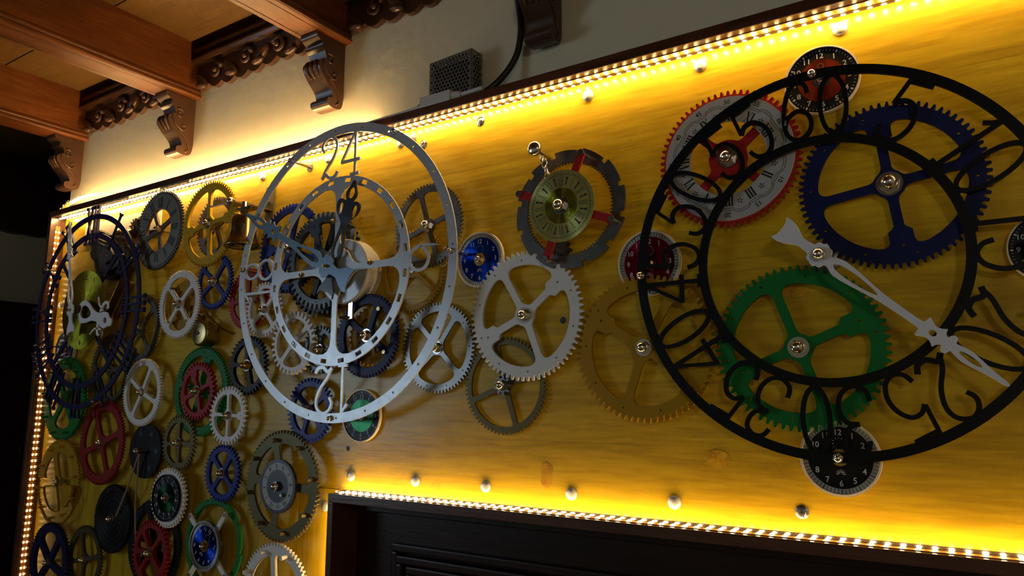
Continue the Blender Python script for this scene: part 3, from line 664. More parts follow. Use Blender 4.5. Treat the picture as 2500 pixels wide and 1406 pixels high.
# --- left half
gear('large ochre yellow gear left of the brass bell cup', (450, 441, 576, 652), .032, 72, 'yellow', [(515, 470), (560, 530), (512, 630), (468, 567)], (1, 3), th=.006, rim=.80, w=.05, nut=1.)
gear('dark steel gear behind the large ochre yellow gear', (486, 480, 572, 628), .014, 44, 'steeldk', [(500, 520), (560, 530), (540, 600), (500, 590)], (), th=.006, rim=.76, w=.06, nut=0)
gear('blue gear under the ochre yellow gear', (482, 618, 570, 756), .024, 48, 'blue', [(492, 652), (550, 640), (497, 718), (548, 722)], (), th=.006, rim=.80, hub=.16, w=.07, nut=1.)
o, r = gear('white gear with a small yellow wheel behind, left of the crimson gear', (391, 659, 489, 827), .030, 72, 'white', [(412, 697), (468, 700), (410, 795), (462, 790)], (), th=.005, rim=.78, hub=.18, w=.06, nut=1.)
wheel_mesh(o, r*.76, 44, .016, .005, 'ochre', r*.05, .60, .34, .10, .1, [(a, False) for a in (.1, 1.67, 3.24, 4.8)], [], 'second_wheel')
for a in (.9, 2.3, 4.0, 5.4): rod(o, .018, .034, .0035, 'oldbrass', r*.66*math.cos(a), r*.66*math.sin(a), 'spacer')
gear('grey steel gear half behind the right rim of the navy clock', (296, 718, 392, 884), .012, 60, 'steeldk', [(325, 745), (365, 770), (360, 850), (320, 830)], (), th=.005, rim=.80, nut=.9)
gear('bright green gear carrying a smaller red gear on its face', (424, 846, 562, 1066), .014, 78, 'green', [(508, 872), (470, 1020), (430, 930), (545, 990)], (0,), th=.006, rim=.80, w=.06, nut=0)
gear('smaller red gear mounted over the bright green gear', (440, 884, 530, 1026), .028, 36, 'crimson', [(475, 910), (515, 935), (490, 1010), (450, 975)], (0,), th=.007, rim=.74, w=.07, nut=1., depk=1.2)
gear('small white coarse gear between the green gear and the silver clock', (510, 942, 608, 1087), .028, 36, 'white', [(560, 960), (595, 1015), (555, 1070), (522, 1010)], (1,), th=.006, rim=.74, w=.055, hub=.2, nut=1., depk=1.2)
gear('worn white gear right of the navy clock rim', (301, 875, 399, 1041), .026, 70, 'white', [(316, 918), (385, 985), (322, 1020), (370, 900)], (), th=.007, rim=.80, w=.06, hub=.14, nut=.9)
gear('olive bronze gear below the green and red gears', (396, 1012, 482, 1150), .020, 40, 'bronze', [(440, 1035), (436, 1130), (400, 1085), (470, 1085)], (), th=.006, rim=.74, w=.06, nut=1., depk=1.2)
gear('dark red gear below the navy clock', (193, 978, 309, 1184), .020, 76, 'darkred', [(285, 1060), (260, 1150), (215, 1100), (235, 1000)], (), th=.006, rim=.78, w=.065, nut=.9)
o, r = gear('dark green gear with short pegs, behind the lower rim of the navy clock', (106, 872, 214, 1076), .016, 70, 'green', [(140, 900), (190, 930), (180, 1040), (130, 1030)], (), th=.006, rim=.72, w=.07, nut=0)
for k in range(9): rod(o, .019, .032, .0035, 'green', r*.85*math.cos(k*.7+.2), r*.85*math.sin(k*.7+.2), 'peg')
o, r = gear('ochre gear with short pegs, lower left beside the left light strip', (88, 1072, 202, 1282), .018, 80, 'amber', [(137, 1110), (185, 1175), (150, 1250), (100, 1175)], (), th=.006, rim=.70, w=.085, hub=.14, nut=.9)
for k in range(10): rod(o, .021, .032, .0035, 'amber', r*.84*math.cos(k*.63+.2), r*.84*math.sin(k*.63+.2), 'peg')
gear('navy gear in the bottom left corner', (72, 1275, 172, 1470), .030, 60, 'navy', [(98, 1310), (140, 1330), (150, 1400), (90, 1420)], (), th=.010, rim=.76, w=.08, hub=.16, nut=.9)
gear('dark bronze gear right of the bottom left navy gear', (168, 1282, 248, 1450), .016, 60, 'bronzedk', [(202, 1310), (235, 1360), (200, 1430), (175, 1370)], (), th=.006, rim=.78, w=.06, nut=.9)
gear('dark blue gear left of the bronze gear with the violet dial', (497, 1084, 594, 1226), .024, 40, 'blue', [(520, 1110), (570, 1105), (575, 1200), (515, 1200)], (), th=.007, rim=.74, w=.075, hub=.2, nut=.9, depk=1.2)
gear('red gear mounted on the black ring near the bottom', (327, 1268, 414, 1432), .026, 40, 'darkred', [(355, 1300), (395, 1310), (390, 1390), (345, 1390), (330, 1340)], (), th=.009, rim=.74, w=.07, hub=.2, nut=1., depk=1.2)
o, r = gear('bronze gear with short pegs carrying a violet and white dial', (604, 1050, 780, 1325), .024, 72, 'bronze', [(676, 1085), (760, 1195), (668, 1290), (615, 1165)], (), th=.006, rim=.76, w=.075, hub=.18, fil=.1, nut=0, holes=False)
for k in range(8): rod(o, .027, .040, .0042, 'bronze', r*.83*math.cos(k*PI/4+.2), r*.83*math.sin(k*PI/4+.2), 'peg')
BV, BVr = o, r
o, r = gear('white gear with short pegs at the bottom edge, left of the door', (586, 1324, 760, 1580), .026, 66, 'white', [(668, 1345), (740, 1440), (660, 1560), (600, 1440)], (), th=.006, rim=.76, w=.06, hub=.3, fil=.1, nut=0, holes=False)
for k in range(8): rod(o, .029, .044, .0042, 'white', r*.84*math.cos(k*PI/4+.35), r*.84*math.sin(k*PI/4+.35), 'peg')
bm = bmesh.new(); plate(bm, [circ(r*.36, 48)], .032, .036); done(bm, 'dark_disc', MT['dialblack'], o); cap_nut(o, .036, 1.)

# ------------------------------------------------------------------ small printed dials
def wedge(r0, r1, a, wd):
    c, s_ = math.cos(a), math.sin(a); return [(r0*c-wd*s_, r0*s_+wd*c), (r0*c+wd*s_, r0*s_-wd*c), (r1*c+wd*s_, r1*s_-wd*c), (r1*c-wd*s_, r1*s_+wd*c)]
def ringp(parent, name, r0, r1, t0, t1, mat, n=72):
    bm = bmesh.new(); plate(bm, [circ(r1, n)]+([circ(r0, n)] if r0 else []), t0, t1); return done(bm, name, MT[mat], parent)
def dial_classic(o, r, t, face, nums='whiteink', turn=0., nut=1.):
    ringp(o, 'bezel', r*.94, r, t-.003, t+.0035, 'cream'); ringp(o, 'minute_track', r*.80, r*.94, t-.003, t+.0008, 'track'); ringp(o, 'face', 0, r*.80, t-.003, t+.0010, face)
    bm = bmesh.new()
    for k in range(60): flat(bm, wedge(r*(.81 if k % 5 == 0 else .81), r*.93, turn+k*PI/30, r*(.007 if k % 5 else .012)), t+.0011)
    done(bm, 'minute_print', MT['ink'], o, fix=False)
    bm = bmesh.new()
    for k in range(1, 13):
        a = PI/2-k*PI/6+turn; letter(bm, str(k), r*.66*math.cos(a), r*.66*math.sin(a), r*.155, turn, t+.0013, .95)
    for k in range(12):
        a = k*PI/6; flat(bm, wedge(r*.10, r*.13, a, r*.006), t+.0013) if False else None
        u, v = 0, r*.36; c = wedge(r*.13, r*.17, a, r*.007); flat(bm, rot(rot(c, 0, u, v), turn), t+.0013)
    for k in range(7):
        a = PI*k/6; c = wedge(r*.04, r*.12, a, r*.008); flat(bm, rot(rot(c, 0, 0, -r*.42), turn), t+.0013)
    done(bm, 'numerals_print', MT[nums], o, fix=False)
    rod(o, 0, t, r*.2)
    if nut: washer(o, t+.001, nut, 'brass'); cap_nut(o, t+.002, nut*.75)
def dial_sport(o, r, t, face, turn=0., nut=1., nums='whiteink', bezel='cream', top_only=None):
    ringp(o, 'bezel', r*.96, r, t-.003, t+.0035, bezel); ringp(o, 'hour_ring', r*.62, r*.96, t-.003, t+.0008, 'dialblack'); ringp(o, 'face', 0, r*.62, t-.003, t+.0009, face)
    bm = bmesh.new()
    for k in range(60):
        if k % 5: flat(bm, wedge(r*.85, r*.90, k*PI/30, r*.006), t+.0011)
        else: flat(bm, wedge(r*.84, r*.91, k*PI/30+turn, r*.024), t+.0012)
    for k in range(1, 13):
        a = PI/2-k*PI/6+turn; letter(bm, str(k), r*.72*math.cos(a), r*.72*math.sin(a), r*.15, turn, t+.0013, 1.1)
    done(bm, 'numerals_print', MT[nums], o, fix=False)
    bm = bmesh.new()
    for k in range(10):
        a = 2*PI*k/10; c = wedge(r*.05, r*.10, a, r*.006); flat(bm, rot(rot(c, 0, 0, r*.42), turn), t+.0013)
    done(bm, 'emblem_print', MT['dialgrey'], o, fix=False)
    rod(o, 0, t, r*.2)
    if nut: washer(o, t+.001, nut, 'nickel'); cap_nut(o, t+.002, nut*.8)
def dial(label, bx, h, kind, face, **k):
    x, z, r = circle_at(bx, h); o = thing('clock_dial', label, 'dial', x, z, 0, 'small printed dials'); (dial_classic if kind == 'c' else dial_sport)(o, r, h, face, **k); return o
dial('small blue dial between the silver clock and the steel notched ring', (1118, 566, 1229, 702), .006, 'c', 'dialblue', nut=1.)
dial('small crimson dial left of the big black ring', (1510, 562, 1664, 722), .005, 'c', 'dialcrim', nut=.9)
dial('small black dial under the bottom of the big black ring', (1949, 1023, 2158, 1213), .005, 'c', 'dialblack', nut=.9)
dial('small red and black dial under the top of the big black ring', (1914, 112, 2103, 280), .005, 's', 'dialred', nut=1.)
dial('black dial cut off by the right picture edge', (2473, 517, 2660, 690), .005, 's', 'dialblack', nut=.9)
dial('small green and black dial under the bottom of the silver clock', (837, 950, 931, 1079), .005, 's', 'dialgreen', nut=.8)
dial('small blue and white dial behind the left rim of the navy clock', (131, 806, 190, 900), .006, 'c', 'dialblue', nut=.8)

# white roman dial ring on the red gear
def dial_ring_roman(o, r, t):
    ringp(o, 'dial_ring', r*.535, r*.905, t-.0005, t+.0010, 'dialwhite', 96)
    bm = bmesh.new(); turn = -math.radians(62); T = t+.0014
    for k in range(12):
        a = PI/2-k*PI/6+turn
        for poly in roman_strokes(ROMAN[k], r*.15, r*.026, r*.009): flat(bm, rot([(x*.9, y) for x, y in poly], a-PI/2, r*.625*math.cos(a), r*.625*math.sin(a)), T)
        letter(bm, str(60 if k == 0 else 5*k), r*.825*math.cos(a), r*.825*math.sin(a), r*.065, a-PI/2, T)
        b_ = a+PI/12
        for j in range(5): flat(bm, rot(wedge(r*.012, r*.042, 2*PI*j/5+.3, r*.006), b_, r*.655*math.cos(b_), r*.655*math.sin(b_)), T)
    done(bm, 'numerals_print', MT['ink'], o, fix=False)
    bm = bmesh.new()
    for rr in (.745, .775):
        pts = []
        for k in range(480):
            a = 2*PI*k/480; ph = ((a-turn-PI/2)*12/(2*PI)) % 1; bulge = -.012 if abs(ph-.5) > .28 else .030*math.sqrt(max(0, 1-((ph-.5)/.28)**2))
            pts.append(((rr+bulge)*r*math.cos(a), (rr+bulge)*r*math.sin(a)))
        pts.append(pts[0]); flat(bm, ribbon(pts, r*.006), T)
    done(bm, 'cartouche_print', MT['ink'], o, fix=False)
dial_ring_roman(RB, RBr, .0148)
# violet and white dial on the bronze gear
r = BVr*.48; ringp(BV, 'dial_edge', r*.88, r, .030, .036, 'dialviolet'); ringp(BV, 'dial_band', r*.62, r*.88, .030, .0355, 'dialwhite'); ringp(BV, 'dial_centre', 0, r*.62, .030, .0352, 'dialviolet')
bm = bmesh.new(); turn = math.radians(157)
for k in range(1, 13):
    a = PI/2-k*PI/6+turn; letter(bm, str(k), r*.75*math.cos(a), r*.75*math.sin(a), r*.15, a-PI/2, .0358)
done(bm, 'numerals_print', MT['ink'], BV, fix=False)
bm = bmesh.new()
for k in range(60): flat(bm, wedge(r*.57, r*.60, k*PI/30, r*.008), .0355)
done(bm, 'minute_print', MT['whiteink'], BV, fix=False); cap_nut(BV, .0355, 1.1); rod(BV, 0, .031, .02)
rod(BV, .0353, .042, .003, 'nickel', r*.35, -r*.3, 'peg')

# grey gear with a black roman dial, upper left
o, r = gear('grey gear with a black roman dial, right of the navy clock', (338, 464, 446, 660), .030, 78, 'steeldk', [(372, 500), (425, 530), (392, 615), (350, 590)], (), th=.006, rim=.52, hub=.12, w=.05, fil=.05, nut=1., holes=False)
ringp(o, 'dial_ring', r*.52, r*.90, .033, .0342, 'dialgrey', 80)
bm = bmesh.new()
for k in range(12):
    a = PI/2-k*PI/6
    for poly in roman_strokes(ROMAN[k], r*.24, r*.045, r*.014): flat(bm, rot([(x*.72, y) for x, y in poly], a-PI/2, r*.68*math.cos(a), r*.68*math.sin(a)), .0345)
done(bm, 'numerals_print', MT['ink'], o, fix=False)
# grey gear with a green dial, lower left
o, r = gear('grey gear carrying a black and green dial, lower left', (371, 1141, 456, 1289), .030, 40, 'white', None, rim=.5, holes=False, th=.007, nut=0, depk=1.1)
dial_sport(o, r*.78, .0365, 'dialgreen', turn=.45, nut=1., bezel='blackgear')
# green notched ring with blue dial on cross arms
def notched_ring(o, r, h, th, mat, nout, dep, rin, nin, din, name='notched_ring', a0=0.):
    out = []
    for k in range(nout):
        a = a0+2*PI*k/nout; p = 2*PI/nout
        for f, q in [(j/8*.80, r-.35*dep*(1-j/8)) for j in range(9)]+[(.81, r-dep), (.99, r-dep)]: out.append((q*math.cos(a+f*p), q*math.sin(a+f*p)))
    bm = bmesh.new(); plate(bm, [out, toothed(rin, nin, din, True)], h-th/2, h+th/2); return done(bm, name, MT[mat], o)
x, z, r = circle_at((452, 1214, 594, 1446), .016); o = thing('geared_ring', 'green notched ring with a blue dial on white cross arms, bottom', 'gear', x, z, 0, 'gear wheels on the board')
notched_ring(o, r, .016, .005, 'green', 10, r*.05, r*.84, 90, r*.03)
for k in range(4):
    a = PI/4+k*PI/2+.1; bm = bmesh.new(); plate(bm, [rot(ribbon([(r*.2, 0), (r*.93, 0)], r*.11), a)], .028, .032); done(bm, 'cross_arm', MT['white'], o)
    rod(o, .0185, .034, .004, 'nickel', r*.88*math.cos(a), r*.88*math.sin(a), 'spacer')
dial_classic(o, r*.53, .036, 'dialblue', turn=-.5, nut=1.1)
for nm in [c for c in o.children if c.name.startswith('bezel')]: nm.data.materials[0] = MT['steel']
bm = bmesh.new(); plate(bm, [circ(r*.10, 24, 0, 0)], 0, .013); lathe(bm, [(.013, r*.16), (.020, r*.16)], 24); done(bm, 'hub', MT['oldbrass'], o)
# black ring behind the red gear, black disc, black grooved disc
x, z, r = circle_at((309, 1217, 446, 1446), .012); o = thing('black_ring', 'large black ring behind the red gear near the bottom', 'ring', x, z)
bm = bmesh.new(); plate(bm, [toothed(r, 84, r*.03)]+windows([(a, False) for a in (.7, 1.9, 2.9, 3.9, 5.6)], r*.2, r*.80, r*.06, r*.06), .008, .015); done(bm, 'wheel', MT['blackgear'], o); rod(o, 0, .02, .006)
x, z, r = circle_at((309, 1033, 404, 1168), .016); o = thing('pulley_disc', 'glossy black disc with a cord peg, left of the olive gear', 'disc', x, z)
bm = bmesh.new(); plate(bm, [circ(r, 64)], .012, .018); done(bm, 'disc', MT['blackgear'], o); rod(o, 0, .034, .006); cap_nut(o, .034, .9)
bm = bmesh.new()
for k in range(6):
    a = k*PI/3; flat(bm, rot([(r*.62, -.006), (r*.82, -.003), (r*.82, .003), (r*.62, .006)], a), .0183)
done(bm, 'vane', MT['slate'], o, fix=False)
bm = bmesh.new(); tube(bm, [(.0, -.030, .0), (-.035, -.034, -.09), (-.085, -.026, -.155)], .0022, 6); done(bm, 'cord', MT['cord'], o)
bm = bmesh.new(); tube(bm, [(.0, -.031, .0), (-.002, -.030, -.12), (.006, -.026, -.21)], .0020, 6); done(bm, 'cord', MT['cord'], o)
o, r = gear('black grooved disc with fine teeth, lower left', (231, 1182, 323, 1351), .018, 84, 'blackgear', None, rim=0, th=.007, holes=False, nut=1.)
for k, q in enumerate((.35, .5, .65, .78)):
    bm = bmesh.new(); lathe(bm, [(.0214, r*(q-.03)), (.0236, r*(q-.01)), (.0236, r*(q+.01)), (.0214, r*(q+.03))], 48); done(bm, 'ridge', MT['blackgear'], o, smooth=True)

# steel notched ring with gold roman dial on red arms
x, z, r = circle_at((1262, 362, 1529, 659), .016); o = thing('geared_ring', 'steel notched ring with a gold roman dial on red arms', 'gear', x, z, 0, 'gear wheels on the board')
notched_ring(o, r, .016, .004, 'steeldk', 12, r*.09, r*.745, 84, r*.035, a0=.35)
dx, dz, dr_ = circle_at((1292, 414, 1451, 591), .040); du, dv = dx-x, dz-z
bm = bmesh.new(); plate(bm, [circ(dr_, 72, du, dv)], .0385, .0400); done(bm, 'dial', MT['golddial'], o).data.materials[0] = MT['golddial']
bm = bmesh.new(); plate(bm, [circ(dr_*.50, 48, du, dv)], .0400, .0404); done(bm, 'dial_centre', MT['olivedisc'], o)
bm = bmesh.new()
for k in range(8):
    a = k*PI/4
    for q in (.09, .05): flat(bm, ribbon([(du+dr_*(.34*math.cos(a)+q*math.cos(t)), dv+dr_*(.34*math.sin(a)+q*math.sin(t))) for t in [i*PI/8 for i in range(17)]], dr_*.012), .0406)
done(bm, 'rosette_print', MT['bronzedk'], o, fix=False)
bm = bmesh.new()
for k in range(12):
    a = PI/2-k*PI/6
    for poly in roman_strokes(ROMAN[k], dr_*.27, dr_*.024, dr_*.007): flat(bm, rot([(p*.52, q) for p, q in poly], a-PI/2, du+dr_*.67*math.cos(a), dv+dr_*.67*math.sin(a)), .0402)
    b_ = a+PI/12; flat(bm, rot([(-.0012, -.007), (0, -.004), (.0012, -.007), (.0009, .003), (.0026, .007), (-.0026, .007), (-.0009, .003)], b_-PI/2, du+dr_*.68*math.cos(b_), dv+dr_*.68*math.sin(b_)), .0402)
for k in range(60):
    a = k*PI/30; flat(bm, rot(wedge(dr_*.86, dr_*.90, a, dr_*.005), 0, du, dv), .0402)
for q in (.86, .90): flat(bm, ribbon([(du+dr_*q*math.cos(i*PI/60), dv+dr_*q*math.sin(i*PI/60)) for i in range(121)], dr_*.006), .0402)
done(bm, 'numerals_print', MT['ink'], o, fix=False)
rod(o, 0, .0385, .010, 'nickel', du, dv); washer(o, .0404, 1.2, 'steeldk', du, dv); cap_nut(o, .0414, 1.25, 'chrome', du, dv)
for px, py in ((1419, 373), (1494, 535), (1333, 634), (1268, 474)):
    qx, qz = at(px, py, .036); bm = bmesh.new(); plate(bm, [ribbon([(du, dv), (qx-x, qz-z)], .013)+[]], .0335, .0368); done(bm, 'arm', MT['red'], o)
    rod(o, .018, .0375, .0035, 'nickel', qx-x, qz-z, 'spacer'); rod(o, .0368, .0392, .0055, 'nickel', qx-x, qz-z, 'screw_head')
px, pz = at(1368, 612, .012); rod(o, 0, .012, .005, 'nickel', px-x, pz-z); bm = bmesh.new(); plate(bm, [rot(toothed(.020, 9, .006), 0, px-x, pz-z)], .006, .013); done(bm, 'pinion', MT['bronzedk'], o)
px, pz = at(1343, 385, 0); o = thing('hook_bolt', 'chrome hook bolt with a short chain above the gold roman dial', 'bolt', px, pz)
rod(o, 0, .046, .0042, 'chrome', 0, 0, 'shank'); bm = bmesh.new(); lathe(bm, [(.046, 0), (.046, .009), (.049, .012), (.054, .012), (.058, .008), (.058, 0)], 18); done(bm, 'head', MT['chrome'], o, smooth=True)
for k in range(7):
    bm = bmesh.new(); n = 12; tube(bm, [(.003*math.sin(k*.9)+(.004*math.cos(2*PI*i/n) if k % 2 else 0)+k*.0028, -.028-(.004*math.cos(2*PI*i/n) if k % 2 == 0 else 0), -.008-k*.0115+.0075*math.sin(2*PI*i/n)) for i in range(n+1)], .0013, 6, False); done(bm, 'chain_link', MT['nickel'], o, smooth=True)

# ------------------------------------------------------------------ the three big skeleton clocks
DIG = {
 '1': (.34, [([(.17, 0), (.17, 1)], 1.), ([(.02, .80), (.10, .88), (.17, .99)], .9), ([(.05, .01), (.29, .01)], 1.)]),
 '2': (.52, [([(.10, .66), (.04, .78), (.10, .92), (.25, .99), (.42, .90), (.46, .72), (.36, .48), (.16, .24), (.08, .06)], 1.), ([(.05, .05), (.16, .13), (.28, .04), (.42, .05), (.50, .16)], 1.2)]),
 '3': (.52, [([(.06, .80), (.10, .93), (.25, .99), (.40, .92), (.43, .76), (.36, .62), (.20, .56)], 1.), ([(.20, .56), (.38, .54), (.48, .40), (.49, .22), (.40, .06), (.24, .0), (.08, .07), (.03, .22)], 1.)]),
 '4': (.56, [([(.40, 0), (.40, 1)], 1.), ([(.40, .99), (.03, .34)], .9), ([(.01, .33), (.54, .33)], 1.), ([(.28, .015), (.52, .015)], 1.)]),
 '5': (.54, [([(.14, .97), (.52, .97)], 1.9), ([(.15, .98), (.08, .56)], .9), ([(.08, .55), (.20, .64), (.36, .62), (.47, .46), (.48, .26), (.38, .07), (.22, .0), (.08, .07), (.03, .21)], 1.)]),
 '6': (.52, [([(.44, .78), (.40, .92), (.27, .98), (.13, .86), (.05, .60), (.03, .34), (.08, .11), (.24, .0), (.42, .08), (.48, .25), (.42, .42), (.26, .49), (.10, .40), (.05, .28)], 1.)]),
 '0': (.50, [([(.25+.21*math.cos(2*PI*i/24), .5+.49*math.sin(2*PI*i/24)) for i in range(25)], 1.)]),
 '8': (.50, [([(.25+.21*math.cos(2*PI*i/20), .25+.25*math.sin(2*PI*i/20)) for i in range(21)], 1.), ([(.25+.16*math.cos(2*PI*i/20), .74+.24*math.sin(2*PI*i/20)) for i in range(21)], 1.)]),
}
def numeral(o, s, ang, r0, r1, wd, t0, t1, mat, squeeze=1.):
    H = r1-r0; gap = .07*H; W = sum(DIG[c][0] for c in s)*H*squeeze+gap*(len(s)-1); x = -W/2; bm = bmesh.new()
    e = 0.
    for c in s:
        for pts, k in DIG[c][1]:
            p = [(x+a*H*squeeze, r0+b_*H) for a, b_ in pts]
            if len(p) > 3 and len(p) < 20: p = spline(p, 5)
            e += .00012; plate(bm, [rot(ribbon(p, wd*k), ang-PI/2)], t0-e, t1+e)
        x += DIG[c][0]*H*squeeze+gap
    q = done(bm, 'numeral', MT[mat], o); q['label'] = 'openwork numeral '+s; return q
def mirror(top): return top+[(s_, -w_) for s_, w_ in top[::-1] if abs(w_) > 1e-9]
def oval(s0, s1, w_, n=14, skew=0.): return [(s0+(s1-s0)*(.5-.5*math.cos(PI*k/n)), w_*math.sin(PI*k/n)*(1-skew*(k/n-.5))) for k in range(n+1)]
def hole(s0, s1, w_, c=0., skew=0.):
    a = oval(s0, s1, w_, 12, skew); return [(p, c+q) for p, q in a]+[(p, c-q) for p, q in a[::-1][1:-1]]
HUBS = [(.058*math.cos(a)*(1+.10*abs(math.sin(5*a))), .058*math.sin(a)*(1+.10*abs(math.sin(5*a)))) for a in [PI*(1-k/20) for k in range(3, 18)]]
MINUTE = mirror([(-.225, 0), (-.238, .030), (-.252, .062), (-.215, .064), (-.175, .052), (-.14, .034), (-.11, .024)][1:]+HUBS+[(.075, .030), (.11, .045), (.16, .045), (.24, .036), (.33, .024), (.42, .019), (.56, .018), (.575, .030), (.580, .052), (.600, .044), (.625, .034), (.650, .040), (.668, .052), (.674, .036), (.69, .022), (.70, .040), (.712, .047), (.728, .042), (.735, .022), (.76, .026), (.80, .032), (.85, .026), (.92, .015), (.985, .009), (1.0, .004)])
MINUTE_H = [hole(.085, .34, .021, 0, .9), hole(.615, .650, .014), hole(.765, .875, .012)]
HOUR = mirror([(-.30, .075), (-.35, .110), (-.27, .105), (-.20, .070), (-.14, .040)]+[(p*1.3, q*1.3) for p, q in HUBS]+[(.10, .045), (.15, .072), (.22, .076), (.32, .060), (.42, .044), (.50, .046), (.55, .080), (.61, .130), (.68, .160), (.735, .158), (.770, .125), (.772, .085), (.755, .048), (.785, .052), (.825, .072), (.87, .070), (.92, .046), (.96, .030), (.99, .024), (1.0, .012)])
HOUR_H = [hole(.10, .40, .044, 0, .8), hole(.58, .735, .032, .098, -.5), hole(.58, .735, .032, -.098, -.5), hole(.795, .925, .042)]
HOUR, MINUTE = spline(HOUR, 3, True), spline(MINUTE, 3, True)
def hand(o, name, pv, tip, h, prof, holes, mat, th=.003, wk=1.):
    ox, oz = o.location.x, o.location.z-CZ; ax, az = at(*pv, h); bx_, bz = at(*tip, h); L = math.hypot(bx_-ax, bz-az); a = math.atan2(bz-az, bx_-ax)
    bm = bmesh.new(); plate(bm, [rot([(s_, q*wk) for s_, q in l], a, ax-ox, az-oz, L) for l in [prof]+holes], h-th/2, h+th/2); return done(bm, name, MT[mat], o), (ax-ox, az-oz)

# big black minute ring, right
hb = .023
x, z, r = circle_at((1557, 157, 2547, 1131), hb)
for _ in range(30):            # the right edge lies outside the picture: slide the centre until the left edge fits
    P = np.stack([x+r*np.cos(_t), np.full_like(_t, 1-hb), z+r*np.sin(_t)], 1) @ M.T; q = np.stack([1250+F*P[:, 0]/P[:, 2], 703-F*P[:, 1]/P[:, 2]], 1)
    x += (1557-q[:, 0].min())*.0004; r *= (974)/(q[:, 1].max()-q[:, 1].min())**1; z += ((q[:, 1].max()+q[:, 1].min())/2-644)*.0004
o = thing('skeleton_clock', 'big black openwork minute ring with one long white hand', 'clock', x, z, 0); KB = o
ringp(o, 'outer_ring', r*.952, r, hb-.002, hb+.002, 'black', 160); ringp(o, 'inner_ring', r*.596, r*.641, hb-.002, hb+.002, 'black', 120)
for k in range(12): numeral(o, str(60 if k == 0 else 5*k), PI/2-k*PI/6, r*.636, r*.957, r*.022, hb-.0018, hb+.0018, 'black', .92)
for k in range(4):
    a = k*PI/2; u, v = r*.976*math.cos(a), r*.976*math.sin(a); rod(o, 0, hb, .004, 'nickel', u, v, 'standoff'); cap_nut(o, hb+.002, .72, 'chrome', u, v)
hd, pv = hand(o, 'minute_hand', (2000, 622), (2464, 942), .050, MINUTE, MINUTE_H, 'handwhite', .003)
rod(o, 0, .050, .006, 'nickel', *pv); cap_nut(o, .0515, 1.0, 'chrome', *pv)
bm = bmesh.new(); lathe(bm, [(0, .018), (.010, .018), (.012, .012), (.046, .009)], 20, *pv); done(bm, 'hub_post', MT['steeldk'], o)

# silver 24 hour clock, centre
hs = .050
x, z, r = circle_at((583, 299, 1118, 1033), hs); o = thing('skeleton_clock', 'silver grey openwork twenty four hour clock', 'clock', x, z, 0); KS = o
loops = [circ(r, 140), circ(r*.938, 140)]
bm = bmesh.new(); plate(bm, [loops[0], loops[1]]+[circ(r*.008, 10, r*.969*math.cos(a), r*.969*math.sin(a)) for a in [k*PI/12+.06 for k in range(24)]], hs-.0015, hs+.0015); done(bm, 'outer_ring', MT['silver'], o)
lp_ = [circ(r*.636, 120)]+windows([(a, False) for a in P4 and [0, PI/2, PI, 3*PI/2]], r*.15, r*.577, r*.022, r*.12)
for k in range(24):
    a = PI/2-(k+.5)*PI/12; lp_.append(rot([(-.026*r, -.014*r), (.026*r, -.014*r), (.026*r, .014*r), (-.026*r, .014*r)], a-PI/2, r*.607*math.cos(a), r*.607*math.sin(a)))
lp_.append(circ(.006, 16))
bm = bmesh.new(); plate(bm, lp_, hs-.0015, hs+.0015); done(bm, 'inner_frame', MT['silver'], o)
for s_, a in (('24', PI/2), ('6', 0), ('12', -PI/2), ('18', PI)): numeral(o, s_, a, r*.632, r*.942, r*.019, hs-.0013, hs+.0013, 'silver', 1.08)
for px, py in ((965, 322), (712, 393), (1102, 613), (808, 1021), (596, 660)):
    ax, az = at(px, py, hs); u, v = ax-x, az-z; rod(o, 0, hs, .0030, 'nickel', u, v, 'standoff'); cap_nut(o, hs+.0015, .62, 'nickel', u, v); washer(o, 0, .8, 'nickel', u, v)
for px, py in ((816, 541), (905, 641), (776, 768), (738, 672)):
    ax, az = at(px, py, hs); u, v = ax-x, az-z; rod(o, .016, hs, .0034, 'oldbrass', u, v, 'pillar'); cap_nut(o, hs+.0015, .55, 'oldbrass', u, v)
ax, az, ar = circle_at((795, 583, 885, 742), .044)
bm = bmesh.new(); lathe(bm, [(0, ar*.9), (.010, ar*.9), (.014, ar), (.043, ar), (.044, ar*.96), (.044, 0)], 48, ax-x, az-z); done(bm, 'motor_drum', MT['silver'], o)
for px, py in ((862, 585), (857, 752)):
    ax, az = at(px, py, .038); bm = bmesh.new(); box(bm, ax-x-.0055, ax-x+.0055, -.040, -.036, az-z-.021, az-z+.021, .0004, False); done(bm, 'movement_bar', MT['mirror'], o)
    bm = bmesh.new(); tube(bm, [(ax-x, -.037, az-z-.018), (ax-x-.020, -.047, az-z-.018)], .003, 8); done(bm, 'pillar', MT['oldbrass'], o)
hand(o, 'hour_hand', (812, 651), (868, 441), .060, HOUR, HOUR_H, 'handdark', .0035, 1.15)
hd, pv = hand(o, 'minute_hand', (797, 650), (601, 522), .068, MINUTE, MINUTE_H, 'handblue', .003, 1.25)
rod(o, hs, .0705, .0040, 'brass', *pv); rod(o, hs, .062, .008, 'blackgear', *pv); rod(o, .0705, .078, .0030, 'brass', *pv)

